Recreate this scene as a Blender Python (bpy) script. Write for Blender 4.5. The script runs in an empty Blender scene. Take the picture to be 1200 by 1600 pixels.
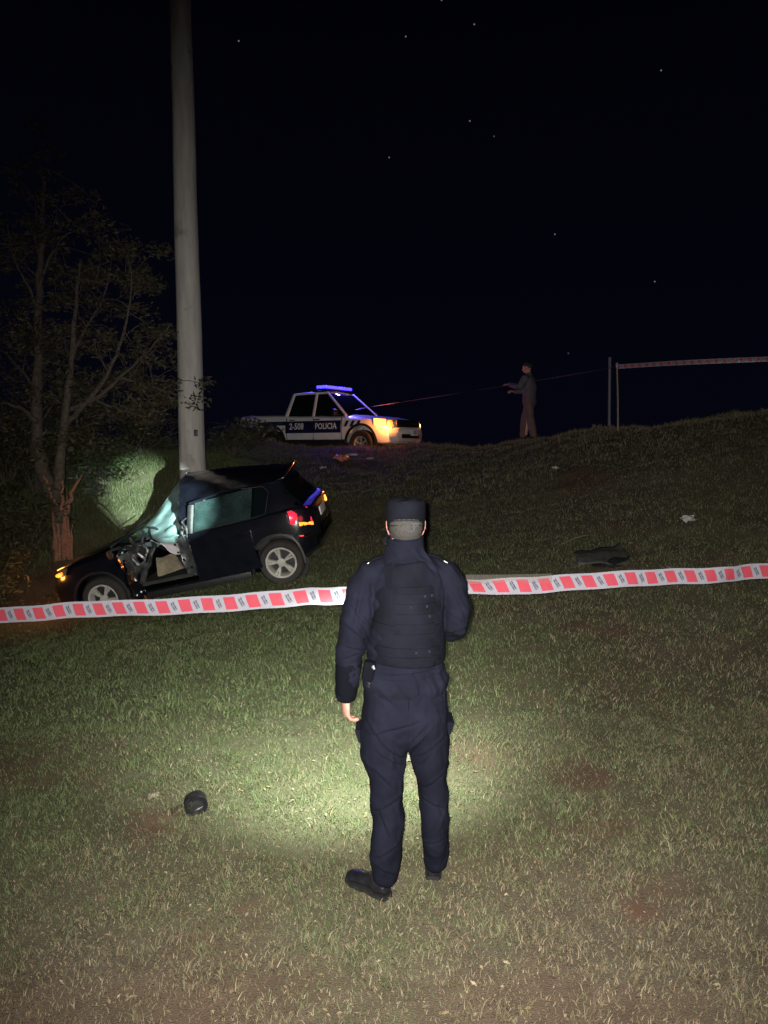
import bpy, bmesh, math, random
import numpy as np
from mathutils import Vector, Matrix, noise

random.seed(7)
rng = np.random.default_rng(7)
SC = bpy.context.scene
COL = SC.collection
R = math.radians

# ------------------------------------------------------------------ camera
CAM_H, PITCH, FPX = 1.98, R(5.0), 1155.0
cam_data = bpy.data.cameras.new('camera')
cam = bpy.data.objects.new('camera', cam_data)
COL.objects.link(cam)
cam.location = (0, 0, CAM_H)
cam.rotation_euler = (R(90) - PITCH, 0, 0)
cam_data.sensor_fit = 'VERTICAL'
cam_data.sensor_height = 24.0
cam_data.lens = FPX / 1600 * 24.0
cam_data.clip_start = 0.05
cam_data.clip_end = 2000
SC.camera = cam

SC.view_settings.view_transform = 'Standard'
SC.view_settings.look = 'None'
SC.view_settings.gamma = 1.0
SC.view_settings.exposure = 0.0
SC.view_settings.use_curve_mapping = False


def at(px, py, Y):
    """a measured point of the photograph turned into metres, Y metres in front of the camera"""
    u, v = (px - 600) / FPX, (800 - py) / FPX
    c, s = math.cos(PITCH), math.sin(PITCH)
    dy, dz = c + v * s, -s + v * c
    k = Y / dy
    return Vector((u * k, Y, CAM_H + dz * k))


# ------------------------------------------------------------------ world: night sky with a few stars
world = bpy.data.worlds.new('World')
SC.world = world
world.use_nodes = True
wn, wl = world.node_tree.nodes, world.node_tree.links
wn.clear()
w_out = wn.new('ShaderNodeOutputWorld')
w_bg = wn.new('ShaderNodeBackground')
w_tc = wn.new('ShaderNodeTexCoord')
w_sep = wn.new('ShaderNodeSeparateXYZ')
w_ramp = wn.new('ShaderNodeValToRGB')
wl.new(w_tc.outputs['Generated'], w_sep.inputs[0])
wl.new(w_sep.outputs['Z'], w_ramp.inputs[0])
w_ramp.color_ramp.elements[0].position = 0.0
w_ramp.color_ramp.elements[0].color = (0.0013, 0.0014, 0.0046, 1)
w_ramp.color_ramp.elements[1].position = 0.65
w_ramp.color_ramp.elements[1].color = (0.00028, 0.0004, 0.0010, 1)
star_px = [(741, 38), (634, 57), (690, 0), (1033, 110), (734, 189), (772, 213), (608, 246), (867, 366), (1023, 440), (373, 64), (888, 552)]
star_dirs = []
for (px, py) in star_px:
    d = (at(px, py, 10) - Vector((0, 0, CAM_H))).normalized()
    star_dirs.append((d, 0.9 if (px, py) not in ((772, 213), (888, 552)) else 0.4))
sr = random.Random(3)
for i in range(34):
    a, e = sr.uniform(0, 2 * math.pi), sr.uniform(0.15, 1.4)
    d = Vector((math.cos(a) * math.cos(e), math.sin(a) * math.cos(e), math.sin(e)))
    if d.y > 0.45 and abs(d.x) < 0.75 and d.z < 0.8:
        continue
    star_dirs.append((d, sr.uniform(0.3, 0.9)))
w_norm = wn.new('ShaderNodeVectorMath'); w_norm.operation = 'NORMALIZE'
wl.new(w_tc.outputs['Generated'], w_norm.inputs[0])
acc = None
for d, br in star_dirs:
    dist = wn.new('ShaderNodeVectorMath'); dist.operation = 'DISTANCE'
    wl.new(w_norm.outputs[0], dist.inputs[0]); dist.inputs[1].default_value = d
    mr = wn.new('ShaderNodeMapRange')
    mr.inputs['From Min'].default_value = 0.0004; mr.inputs['From Max'].default_value = 0.0011
    mr.inputs['To Min'].default_value = br * 0.19; mr.inputs['To Max'].default_value = 0
    wl.new(dist.outputs['Value'], mr.inputs['Value'])
    if acc is None:
        acc = mr.outputs[0]
    else:
        ad = wn.new('ShaderNodeMath'); ad.operation = 'ADD'
        wl.new(acc, ad.inputs[0]); wl.new(mr.outputs[0], ad.inputs[1]); acc = ad.outputs[0]
w_add = wn.new('ShaderNodeVectorMath'); w_add.operation = 'ADD'
wl.new(w_ramp.outputs[0], w_add.inputs[0]); wl.new(acc, w_add.inputs[1])
wl.new(w_add.outputs[0], w_bg.inputs['Color'])
w_bg.inputs['Strength'].default_value = 1.0
wl.new(w_bg.outputs[0], w_out.inputs[0])


# ------------------------------------------------------------------ lamps that light the night
def spot(name, loc, target, energy, color, size_deg, blend, radius=0.02):
    ld = bpy.data.lights.new(name, 'SPOT')
    ld.energy = energy; ld.color = color
    ld.spot_size = R(size_deg); ld.spot_blend = blend; ld.shadow_soft_size = radius
    o = bpy.data.objects.new(name, ld); COL.objects.link(o)
    o.location = loc
    o.rotation_euler = (Vector(target) - Vector(loc)).to_track_quat('-Z', 'Y').to_euler()
    return o


def point(name, loc, energy, color, radius=0.05, parent=None):
    ld = bpy.data.lights.new(name, 'POINT')
    ld.energy = energy; ld.color = color; ld.shadow_soft_size = radius
    o = bpy.data.objects.new(name, ld); COL.objects.link(o)
    o.location = loc
    if parent: o.parent = parent
    return o


# the light of the phone that took the picture, beside its lens
spot('phone_flash', (-0.035, -0.10, CAM_H + 0.03), (0.30, 6.0, 0.80), 2500, (1.0, 0.94, 0.87), 92, 1.0, 0.012)
# the officer's torch, held in his right hand in front of him, aimed at the wreck
TORCH_LENS = Vector((0.010, 3.72, 1.510))
spot('torch_beam', TORCH_LENS + Vector((-0.004, 0.012, 0)), at(258, 782, 10.6), 25000, (0.80, 1.0, 0.92), 9.6, 0.9, 0.015)
# unseen lamp added at his vest to light the grass ahead of him
ADDED_VEST_LAMP = Vector((0.02, 3.40, 1.20))
spot('added_vest_beam', ADDED_VEST_LAMP, (-0.26, 4.70, 0.0), 760, (0.88, 1.0, 0.84), 98, 1.0, 0.02)


# ------------------------------------------------------------------ materials
def _mat(name):
    m = bpy.data.materials.new(name); m.use_nodes = True
    nt = m.node_tree
    return m, nt.nodes, nt.links, nt.nodes['Principled BSDF']


def mat(name, color, rough=0.6, metal=0.0, var=0.25, scale=30.0, bump=0.0, bscale=None, coat=0.0, spec=0.5, sheen=0.0):
    m, n, l, b = _mat(name)
    tc = n.new('ShaderNodeTexCoord')
    nz = n.new('ShaderNodeTexNoise'); nz.inputs['Scale'].default_value = scale; nz.inputs['Detail'].default_value = 6
    l.new(tc.outputs['Object'], nz.inputs['Vector'])
    rp = n.new('ShaderNodeValToRGB')
    rp.color_ramp.elements[0].position = 0.3; rp.color_ramp.elements[1].position = 0.7
    c = Vector(color)
    rp.color_ramp.elements[0].color = (*(c * (1 - var)), 1)
    rp.color_ramp.elements[1].color = (*(c * (1 + var)), 1)
    l.new(nz.outputs['Fac'], rp.inputs[0]); l.new(rp.outputs[0], b.inputs['Base Color'])
    mr = n.new('ShaderNodeMapRange')
    mr.inputs['To Min'].default_value = max(0.02, rough * 0.85); mr.inputs['To Max'].default_value = min(1, rough * 1.15)
    l.new(nz.outputs['Fac'], mr.inputs['Value']); l.new(mr.outputs[0], b.inputs['Roughness'])
    b.inputs['Metallic'].default_value = metal
    b.inputs['Coat Weight'].default_value = coat
    b.inputs['Coat Roughness'].default_value = 0.06
    b.inputs['Specular IOR Level'].default_value = spec
    b.inputs['Sheen Weight'].default_value = sheen
    if bump:
        n2 = n.new('ShaderNodeTexNoise'); n2.inputs['Scale'].default_value = bscale or scale * 3; n2.inputs['Detail'].default_value = 5
        l.new(tc.outputs['Object'], n2.inputs['Vector'])
        bp = n.new('ShaderNodeBump'); bp.inputs['Strength'].default_value = bump; bp.inputs['Distance'].default_value = 0.01
        l.new(n2.outputs['Fac'], bp.inputs['Height']); l.new(bp.outputs[0], b.inputs['Normal'])
    return m


def emit(name, color, strength, base=(0.3, 0.1, 0.02)):
    m, n, l, b = _mat(name)
    tc = n.new('ShaderNodeTexCoord')
    vo = n.new('ShaderNodeTexVoronoi'); vo.inputs['Scale'].default_value = 45
    l.new(tc.outputs['Object'], vo.inputs['Vector'])
    mr = n.new('ShaderNodeMapRange'); mr.inputs['To Min'].default_value = strength * 1.3; mr.inputs['To Max'].default_value = strength * 0.55
    l.new(vo.outputs['Distance'], mr.inputs['Value'])
    b.inputs['Base Color'].default_value = (*base, 1)
    b.inputs['Emission Color'].default_value = (*color, 1)
    l.new(mr.outputs[0], b.inputs['Emission Strength'])
    b.inputs['Roughness'].default_value = 0.2
    return m


def glass(name, tint, rough, through, crack=0.0, frost=None):
    """a pane: part lets light through, part reflects; crack gives shattered safety glass"""
    m, n, l, b = _mat(name)
    out = n['Material Output']
    tr = n.new('ShaderNodeBsdfTransparent'); tr.inputs['Color'].default_value = (*tint, 1)
    mx = n.new('ShaderNodeMixShader')
    b.inputs['Base Color'].default_value = (*(frost or (0.01, 0.014, 0.016)), 1)
    b.inputs['Roughness'].default_value = rough
    l.new(b.outputs[0], mx.inputs[1]); l.new(tr.outputs[0], mx.inputs[2]); l.new(mx.outputs[0], out.inputs['Surface'])
    mx.inputs[0].default_value = through
    tc = n.new('ShaderNodeTexCoord')
    if crack:
        vo = n.new('ShaderNodeTexVoronoi'); vo.feature = 'DISTANCE_TO_EDGE'; vo.inputs['Scale'].default_value = 55
        nz = n.new('ShaderNodeTexNoise'); nz.inputs['Scale'].default_value = 4
        l.new(tc.outputs['Object'], nz.inputs['Vector'])
        l.new(tc.outputs['Object'], vo.inputs['Vector'])
        lt = n.new('ShaderNodeMapRange'); lt.inputs['From Max'].default_value = 0.12
        lt.inputs['To Min'].default_value = through * 0.25; lt.inputs['To Max'].default_value = through
        l.new(vo.outputs['Distance'], lt.inputs['Value']); l.new(lt.outputs[0], mx.inputs[0])
        bp = n.new('ShaderNodeBump'); bp.inputs['Strength'].default_value = crack; bp.inputs['Distance'].default_value = 0.01
        l.new(vo.outputs['Distance'], bp.inputs['Height']); l.new(bp.outputs[0], b.inputs['Normal'])
        rp = n.new('ShaderNodeValToRGB')
        f = Vector(frost)
        rp.color_ramp.elements[0].color = (*(f * 0.55), 1); rp.color_ramp.elements[1].color = (*(f * 1.35), 1)
        rp.color_ramp.elements[0].position = 0.35; rp.color_ramp.elements[1].position = 0.65
        l.new(nz.outputs['Fac'], rp.inputs[0]); l.new(rp.outputs[0], b.inputs['Base Color'])
    return m


def vcol(name, rough=0.7, spec=0.25, transl=0.0):
    m, n, l, b = _mat(name)
    a = n.new('ShaderNodeAttribute'); a.attribute_name = 'col'
    l.new(a.outputs['Color'], b.inputs['Base Color'])
    b.inputs['Roughness'].default_value = rough
    b.inputs['Specular IOR Level'].default_value = spec
    if transl:
        t = n.new('ShaderNodeBsdfTranslucent'); l.new(a.outputs['Color'], t.inputs['Color'])
        mx = n.new('ShaderNodeMixShader'); mx.inputs[0].default_value = transl
        l.new(b.outputs[0], mx.inputs[1]); l.new(t.outputs[0], mx.inputs[2])
        l.new(mx.outputs[0], n['Material Output'].inputs['Surface'])
    return m


M = {}
M['paint'] = mat('black_car_paint', (0.005, 0.0058, 0.010), 0.22, 0, 0.3, 6, coat=0.8)
M['black_plastic'] = mat('black_plastic', (0.012, 0.012, 0.013), 0.45, 0, 0.3, 40, bump=0.1)
M['rubber'] = mat('tyre_rubber', (0.022, 0.019, 0.017), 0.8, 0, 0.4, 25, bump=0.2)
M['alloy'] = mat('alloy_rim', (0.42, 0.40, 0.37), 0.45, 0.15, 0.15, 20)
M['dark_metal'] = mat('dark_metal', (0.05, 0.05, 0.05), 0.5, 0.7, 0.4, 30)
M['bent_metal'] = mat('torn_bare_metal', (0.16, 0.17, 0.18), 0.38, 0.75, 0.6, 14, bump=0.6, bscale=30)
M['interior'] = mat('dark_cabin_trim', (0.022, 0.021, 0.02), 0.8, 0, 0.4, 20, bump=0.2)
M['beige'] = mat('beige_seat_cloth', (0.22, 0.19, 0.13), 0.9, 0, 0.25, 40, bump=0.3)
M['airbag'] = mat('white_airbag_cloth', (0.62, 0.58, 0.62), 0.9, 0, 0.08, 10, bump=0.3, bscale=20)
M['shatter'] = glass('shattered_windscreen', (0.55, 0.85, 0.82), 0.4, 0.22, 0.9, (0.30, 0.46, 0.46))
M['side_glass'] = glass('side_window_glass', (0.35, 0.6, 0.58), 0.08, 0.55)
M['side_glass_lit'] = glass('lit_cracked_side_window_glass', (0.35, 0.6, 0.58), 0.3, 0.55, 0.5, (0.03, 0.055, 0.055))  # teal base lightened for light showing through the pane, with a crack pattern
M['dark_glass'] = glass('dark_vehicle_glass', (0.3, 0.32, 0.36), 0.05, 0.35)
M['chrome'] = mat('chrome', (0.6, 0.6, 0.62), 0.12, 1.0, 0.05, 10)
M['red_lamp'] = emit('red_tail_lamp', (1.0, 0.02, 0.06), 1.5, (0.4, 0.01, 0.02))
M['red_lens'] = mat('red_lamp_lens', (0.25, 0.01, 0.015), 0.15, 0, 0.2, 30, coat=0.5)
M['orange_lamp'] = emit('amber_indicator_lamp', (1.0, 0.26, 0.03), 3.0, (0.4, 0.12, 0.01))
M['orange_hot'] = emit('amber_hazard_lamp', (1.0, 0.30, 0.045), 7.5, (0.4, 0.12, 0.01))
M['blue_lamp'] = emit('blue_beacon_led', (0.035, 0.025, 1.0), 7.0, (0.05, 0.05, 0.4))
M['clear_lens'] = mat('clear_lamp_lens', (0.10, 0.11, 0.12), 0.1, 0.3, 0.3, 30, coat=0.6)
M['white_paint'] = mat('white_vehicle_paint', (0.78, 0.78, 0.80), 0.35, 0, 0.08, 5, coat=0.4)
M['blue_band'] = mat('dark_blue_livery_vinyl', (0.012, 0.014, 0.06), 0.4, 0, 0.15, 10)
M['letter_white'] = mat('white_vinyl_lettering', (0.82, 0.82, 0.84), 0.5, 0, 0.08, 20)
M['letter_black'] = mat('black_ink', (0.012, 0.013, 0.03), 0.6, 0, 0.2, 60)
M['plate'] = mat('white_number_plate', (0.85, 0.85, 0.85), 0.4, 0, 0.05, 20)
M['concrete'] = None
M['navy'] = mat('navy_uniform_cloth', (0.0058, 0.0064, 0.0118), 0.9, 0, 0.35, 6, bump=0.35, bscale=240, spec=0.05, sheen=0.0)
M['navy_dark'] = mat('black_uniform_cloth', (0.0053, 0.0058, 0.0094), 0.9, 0, 0.35, 8, bump=0.4, bscale=300, spec=0.05, sheen=0.0)
M['sleeve_dark'] = mat('dark_reinforced_cuff_cloth', (0.0028, 0.0031, 0.0055), 0.9, 0, 0.25, 12, bump=0.3, bscale=300, spec=0.05)
M['leather'] = mat('black_boot_leather', (0.008, 0.008, 0.010), 0.3, 0, 0.3, 30, bump=0.15)
M['skin'] = mat('skin', (0.42, 0.19, 0.15), 0.5, 0, 0.12, 25, bump=0.1)
M['hair'] = mat('short_dark_hair', (0.022, 0.020, 0.018), 0.7, 0, 0.5, 160, bump=0.6, bscale=350)
M['reflect'] = mat('pale_piping', (0.55, 0.55, 0.50), 0.5, 0, 0.1, 30)
M['bark'] = mat('grey_brown_bark', (0.075, 0.06, 0.048), 0.9, 0, 0.45, 18, bump=0.9, bscale=45)
M['raw_wood'] = mat('splintered_raw_wood', (0.25, 0.125, 0.08), 0.85, 0, 0.35, 30, bump=0.8, bscale=60)
M['wood'] = mat('weathered_stake_wood', (0.22, 0.18, 0.14), 0.85, 0, 0.3, 30, bump=0.5)
M['galv'] = mat('galvanised_post_metal', (0.12, 0.12, 0.13), 0.6, 0.2, 0.2, 20)
M['paper'] = mat('white_paper_scrap', (0.42, 0.42, 0.41), 0.8, 0, 0.1, 20)
M['pink_plastic'] = mat('broken_lamp_plastic', (0.5, 0.16, 0.15), 0.35, 0, 0.3, 20)
M['grey_plastic'] = mat('grey_plastic', (0.035, 0.036, 0.032), 0.6, 0, 0.35, 14, bump=0.4)
M['stick'] = mat('dead_stick', (0.14, 0.115, 0.09), 0.9, 0, 0.3, 40, bump=0.4)


# ------------------------------------------------------------------ object helpers
def link(name, mesh, material=None, parent=None):
    o = bpy.data.objects.new(name, mesh); COL.objects.link(o)
    if material is not None and len(mesh.materials) == 0:
        mesh.materials.append(material)
    if parent is not None: o.parent = parent
    return o


def tag(o, label=None, cat=None, group=None, kind=None):
    if label: o['label'] = label
    if cat: o['category'] = cat
    if group: o['group'] = group
    if kind: o['kind'] = kind
    return o


def empty(name, loc=(0, 0, 0), rot=None):
    o = bpy.data.objects.new(name, None); COL.objects.link(o)
    o.empty_display_size = 0.2
    o.location = loc
    if rot is not None: o.rotation_euler = rot
    return o


def copy_tree(o, parent=None):
    c = o.copy(); COL.objects.link(c); c.parent = parent
    for ch in list(o.children): copy_tree(ch, c)
    return c


def meshof(verts, faces, name='m', smooth=True, angle=40):
    me = bpy.data.meshes.new(name)
    me.from_pydata([tuple(v) for v in verts], [], faces)
    bm = bmesh.new(); bm.from_mesh(me)
    bmesh.ops.recalc_face_normals(bm, faces=bm.faces)
    for f in bm.faces: f.smooth = smooth
    bm.to_mesh(me); bm.free()
    if smooth: me.set_sharp_from_angle(angle=R(angle))
    return me


class MB:
    def __init__(self): self.v, self.f = [], []

    def add(self, verts, faces):
        k = len(self.v)
        self.v += [Vector(v) for v in verts]
        self.f += [[i + k for i in f] for f in faces]
        return self

    def box(self, c, s, rot=None, bevel=0.0):
        c = Vector(c); hx, hy, hz = s[0] / 2, s[1] / 2, s[2] / 2
        if bevel <= 0:
            vs = [Vector((x, y, z)) for x in (-hx, hx) for y in (-hy, hy) for z in (-hz, hz)]
            fs = [[0, 1, 3, 2], [4, 6, 7, 5], [0, 4, 5, 1], [2, 3, 7, 6], [0, 2, 6, 4], [1, 5, 7, 3]]
        else:
            bm = bmesh.new(); bmesh.ops.create_cube(bm, size=1.0)
            for v in bm.verts: v.co = Vector((v.co.x * s[0], v.co.y * s[1], v.co.z * s[2]))
            bmesh.ops.bevel(bm, geom=bm.edges[:], offset=bevel, segments=2, affect='EDGES', profile=0.6)
            bm.verts.index_update()
            vs = [v.co.copy() for v in bm.verts]; fs = [[v.index for v in f.verts] for f in bm.faces]; bm.free()
        if rot is not None: vs = [rot @ v for v in vs]
        return self.add([v + c for v in vs], fs)

    def tube(self, pts, radii, n=10, ref=Vector((1, 0, 0)), cap=True, round_ends=False):
        """pts: centres, radii: r or (ra, rb) per point: ra along ref, rb across"""
        pts = [Vector(p) for p in pts]
        radii = [(r, r) if not isinstance(r, (tuple, list)) else r for r in radii]
        if round_ends:
            t0 = (pts[0] - pts[1]).normalized(); t1 = (pts[-1] - pts[-2]).normalized()
            ra, rb = radii[0]; m0 = min(ra, rb); qa, qb = radii[-1]; m1 = min(qa, qb)
            pre = [(pts[0] + t0 * m0 * s, (ra * c, rb * c)) for s, c in ((0.95, 0.3), (0.75, 0.66), (0.4, 0.92))]
            post = [(pts[-1] + t1 * m1 * s, (qa * c, qb * c)) for s, c in ((0.4, 0.92), (0.75, 0.66), (0.95, 0.3))]
            pts = [p for p, _ in pre] + pts + [p for p, _ in post]
            radii = [r for _, r in pre] + radii + [r for _, r in post]
        rings = []
        for i, p in enumerate(pts):
            a, b = pts[max(0, i - 1)], pts[min(len(pts) - 1, i + 1)]
            t = (b - a).normalized()
            x = ref - t * ref.dot(t)
            if x.length < 1e-4: x = Vector((0, 1, 0)) - t * t.y
            x.normalize(); y = t.cross(x)
            ra, rb = radii[i]
            rings.append([p + x * math.cos(2 * math.pi * k / n) * ra + y * math.sin(2 * math.pi * k / n) * rb for k in range(n)])
        return self.loft(rings, cap)

    def loft(self, rings, cap=True, closed=True):
        n = len(rings[0]); vs = [v for r in rings for v in r]; fs = []
        for i in range(len(rings) - 1):
            for k in range(n if closed else n - 1):
                fs.append([i * n + k, i * n + (k + 1) % n, (i + 1) * n + (k + 1) % n, (i + 1) * n + k])
        if cap and closed:
            fs.append(list(range(n))[::-1]); m = (len(rings) - 1) * n
            fs.append([m + k for k in range(n)])
        return self.add(vs, fs)

    def lathe(self, prof, n=28, axis='y', c=(0, 0, 0)):
        """prof: (radius, along-axis) closed loop of points"""
        c = Vector(c); rings = []
        for k in range(n):
            a = 2 * math.pi * k / n; ca, sa = math.cos(a), math.sin(a)
            ring = []
            for r, h in prof:
                if axis == 'y': ring.append(c + Vector((r * ca, h, r * sa)))
                elif axis == 'z': ring.append(c + Vector((r * ca, r * sa, h)))
                else: ring.append(c + Vector((h, r * ca, r * sa)))
            rings.append(ring)
        m = len(prof); vs = [v for r in rings for v in r]; fs = []
        for i in range(n):
            j = (i + 1) % n
            for k in range(m):
                fs.append([i * m + k, i * m + (k + 1) % m, j * m + (k + 1) % m, j * m + k])
        return self.add(vs, fs)

    def ellipsoid(self, c, r, nu=16, nv=10, rot=None):
        c = Vector(c); rings = []
        for i in range(1, nv):
            t = math.pi * i / nv
            ring = []
            for k in range(nu):
                a = 2 * math.pi * k / nu
                v = Vector((r[0] * math.sin(t) * math.cos(a), r[1] * math.sin(t) * math.sin(a), r[2] * math.cos(t)))
                if rot is not None: v = rot @ v
                ring.append(c + v)
            rings.append(ring)
        return self.loft(rings)

    def patch(self, c00, c10, c11, c01, nu=6, nv=6, bulge=0.0, thick=0.006, fn=None):
        """a curved four-cornered sheet with thickness; bulge lifts its middle along its normal"""
        c00, c10, c11, c01 = map(Vector, (c00, c10, c11, c01))
        nrm = (c10 - c00).cross(c01 - c00).normalized()
        top, bot = [], []
        for j in range(nv + 1):
            for i in range(nu + 1):
                u, v = i / nu, j / nv
                p = c00 * (1 - u) * (1 - v) + c10 * u * (1 - v) + c11 * u * v + c01 * (1 - u) * v
                p = p + nrm * bulge * 16 * u * (1 - u) * v * (1 - v)
                if fn: p = fn(p, u, v)
                top.append(p); bot.append(p - nrm * thick)
        N = len(top); w = nu + 1; fs = []
        for j in range(nv):
            for i in range(nu):
                a = j * w + i
                fs.append([a, a + 1, a + w + 1, a + w]); fs.append([N + a, N + a + w, N + a + w + 1, N + a + 1])
        rim = [i for i in range(w)] + [j * w + nu for j in range(1, nv + 1)] + [nv * w + i for i in range(nu - 1, -1, -1)] + [j * w for j in range(nv - 1, 0, -1)]
        for k in range(len(rim)):
            a, b = rim[k], rim[(k + 1) % len(rim)]
            fs.append([a, N + a, N + b, b])
        return self.add(top + bot, fs)

    def mesh(self, smooth=True, angle=40): return meshof(self.v, self.f, 'mesh', smooth, angle)

    def build(self, name, material, parent=None, smooth=True, angle=40):
        return link(name, self.mesh(smooth, angle), material, parent)


def bake(o, remove_mods=True):
    """replace an object's mesh by what its modifiers make of it"""
    dg = bpy.context.evaluated_depsgraph_get(); dg.update()
    me = bpy.data.meshes.new_from_object(o.evaluated_get(dg))
    o.modifiers.clear(); o.data = me
    return o


def cut(o, cutters, angle=40):
    tmp = []
    for mb in cutters:
        c = link('cutter', mb.mesh(False), None, o.parent); tmp.append(c)
        md = o.modifiers.new('b', 'BOOLEAN'); md.operation = 'DIFFERENCE'; md.object = c; md.solver = 'EXACT'
    bake(o)
    for c in tmp: bpy.data.objects.remove(c)
    for p in o.data.polygons: p.use_smooth = True
    o.data.set_sharp_from_angle(angle=R(angle))
    return o


def fuse(mb, name, material, parent, voxel=0.008, smooth=6, fn=None, factor=0.5):
    """grow one continuous skin over overlapping closed shapes"""
    o = link(name, mb.mesh(True), material, parent)
    rm = o.modifiers.new('r', 'REMESH'); rm.mode = 'VOXEL'; rm.voxel_size = voxel; rm.use_smooth_shade = True
    sm = o.modifiers.new('s', 'SMOOTH'); sm.iterations = smooth; sm.factor = factor
    bake(o)
    me = o.data
    if fn:
        n = len(me.vertices)
        co = np.empty(n * 3); me.vertices.foreach_get('co', co); co = co.reshape(-1, 3)
        no = np.empty(n * 3); me.vertices.foreach_get('normal', no); no = no.reshape(-1, 3)
        co = fn(co, no)
        me.vertices.foreach_set('co', co.ravel()); me.update()
    for p in me.polygons: p.use_smooth = True
    if len(me.materials) == 0: me.materials.append(material)
    return o


def text_mesh(body, size, extrude=0.0, align='CENTER', shear=0.0, space=1.0, bold=0.0):
    cu = bpy.data.curves.new('text', 'FONT')
    cu.body = body; cu.size = size; cu.align_x = align; cu.align_y = 'CENTER'; cu.extrude = extrude
    cu.shear = shear; cu.space_character = space; cu.offset = bold; cu.resolution_u = 2
    o = bpy.data.objects.new('text', cu); COL.objects.link(o)
    dg = bpy.context.evaluated_depsgraph_get(); dg.update()
    me = bpy.data.meshes.new_from_object(o.evaluated_get(dg))
    bpy.data.objects.remove(o)
    return me


def np_mesh(name, verts, tris, cols=None):
    me = bpy.data.meshes.new(name)
    nv, nf = len(verts), len(tris)
    me.vertices.add(nv); me.vertices.foreach_set('co', np.ascontiguousarray(verts, dtype=np.float32).ravel())
    k = tris.shape[1]
    me.loops.add(nf * k); me.loops.foreach_set('vertex_index', np.ascontiguousarray(tris, dtype=np.int32).ravel())
    me.polygons.add(nf)
    me.polygons.foreach_set('loop_start', np.arange(0, nf * k, k, dtype=np.int32))
    me.update(calc_edges=True)
    if cols is not None:
        at_ = me.color_attributes.new('col', 'FLOAT_COLOR', 'POINT')
        c4 = np.ones((nv, 4), dtype=np.float32); c4[:, :3] = cols
        at_.data.foreach_set('color', c4.ravel())
    me.validate()
    return me


# cheap smooth value noise on arrays
def _hash(ix, iy, seed):
    h = (ix.astype(np.int64) * 374761393 + iy.astype(np.int64) * 668265263 + seed * 974711) & 0x7fffffff
    h = ((h ^ (h >> 13)) * 1274126177) & 0x7fffffff
    return ((h ^ (h >> 16)) & 0xffff) / 65535.0


def vnoise(x, y, scale, seed=0, octaves=3):
    out = np.zeros_like(x, dtype=float); amp, tot = 1.0, 0.0
    for o in range(octaves):
        xs, ys = x * scale, y * scale
        ix, iy = np.floor(xs), np.floor(ys); fx, fy = xs - ix, ys - iy
        fx = fx * fx * (3 - 2 * fx); fy = fy * fy * (3 - 2 * fy)
        a = _hash(ix, iy, seed + o); b = _hash(ix + 1, iy, seed + o); c = _hash(ix, iy + 1, seed + o); d = _hash(ix + 1, iy + 1, seed + o)
        out += amp * ((a * (1 - fx) + b * fx) * (1 - fy) + (c * (1 - fx) + d * fx) * fy)
        tot += amp; amp *= 0.5; scale *= 2.03
    return out / tot

# ------------------------------------------------------------------ terrain
GP = []
for gx in (-7, -3.5, 0, 3.5, 7):
    GP += [(gx, -2.5, 0.0), (gx, 1.5, 0.0), (gx, 3.4, 0.0)]
GP += [(-7, 6, -0.15), (-4, 6, -0.10), (-1.5, 6, 0.02), (1, 6, 0.10), (3.5, 6, 0.22), (7, 6, 0.75),
       (-1.31, 9.5, 0.246), (-3.73, 9.7, -0.257), (-1.2, 11.0, 0.44), (-3.6, 11.2, -0.02), (-2.5, 8.4, -0.02), (-5.5, 9.5, -0.35), (-6.5, 11.3, -0.10),
       (0, 9, 0.36), (0, 11, 0.58), (2.53, 8.5, 0.62), (5.0, 8.8, 1.15), (1, 14, 1.28), (3, 12, 1.36), (-0.5, 16.5, 1.50), (-2.5, 14, 1.3),
       (6.7, 13, 2.636), (4.71, 15, 2.378), (3.3, 17, 2.14), (0.98, 19, 2.012), (-1.06, 20.4, 2.00), (-3.79, 20, 2.134), (-4.66, 18, 2.06), (-7.4, 17, 2.2), (-11, 16.5, 2.3),
       (9.5, 10, 3.0), (13, 7, 3.2),
       (-4.19, 13.5, 1.80), (-3.86, 12.2, 0.95), (-7, 13.3, 1.15), (-10, 12, 0.5),
       (0.4, 21.5, 1.56), (-2, 23, 1.47), (-5, 25.2, 1.49), (3, 19.6, 1.80), (5.5, 17.2, 2.2), (8.2, 15, 2.48), (0, 27, 1.7), (6, 22, 1.9), (-8, 30, 1.7), (10.5, 26, 2.0), (-10, 22, 1.95), (13, 16, 2.6), (14, 30, 2.0), (-14, 30, 1.8)]
GP = np.array(GP, dtype=float)
_k = np.linalg.norm(GP[:, None, :2] - GP[None, :, :2], axis=2)
_n = len(GP)
_A = np.zeros((_n + 3, _n + 3)); _A[:_n, :_n] = _k - np.eye(_n) * 0.03
_A[:_n, _n] = 1; _A[:_n, _n + 1:] = GP[:, :2]; _A[_n, :_n] = 1; _A[_n + 1:, :_n] = GP[:, :2].T
_w = np.linalg.solve(_A, np.concatenate([GP[:, 2], [0, 0, 0]]))


def ground_z(x, y, rough=True):
    x = np.atleast_1d(np.asarray(x, dtype=float)); y = np.atleast_1d(np.asarray(y, dtype=float))
    xc, yc = np.clip(x, -14, 14), np.clip(y, -2.5, 30)
    z = _w[_n] + _w[_n + 1] * xc + _w[_n + 2] * yc
    for i in range(_n):
        z = z + _w[i] * np.hypot(xc - GP[i, 0], yc - GP[i, 1])
    if rough:
        far = np.clip((y - 6) / 8, 0, 1)
        z = z + (vnoise(x, y, 0.9, 11, 4) - 0.5) * (0.05 + 0.22 * far) + (vnoise(x, y, 5.0, 21, 2) - 0.5) * (0.018 + 0.07 * far)
    return z


def gz(x, y): return float(ground_z(x, y)[0])


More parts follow.
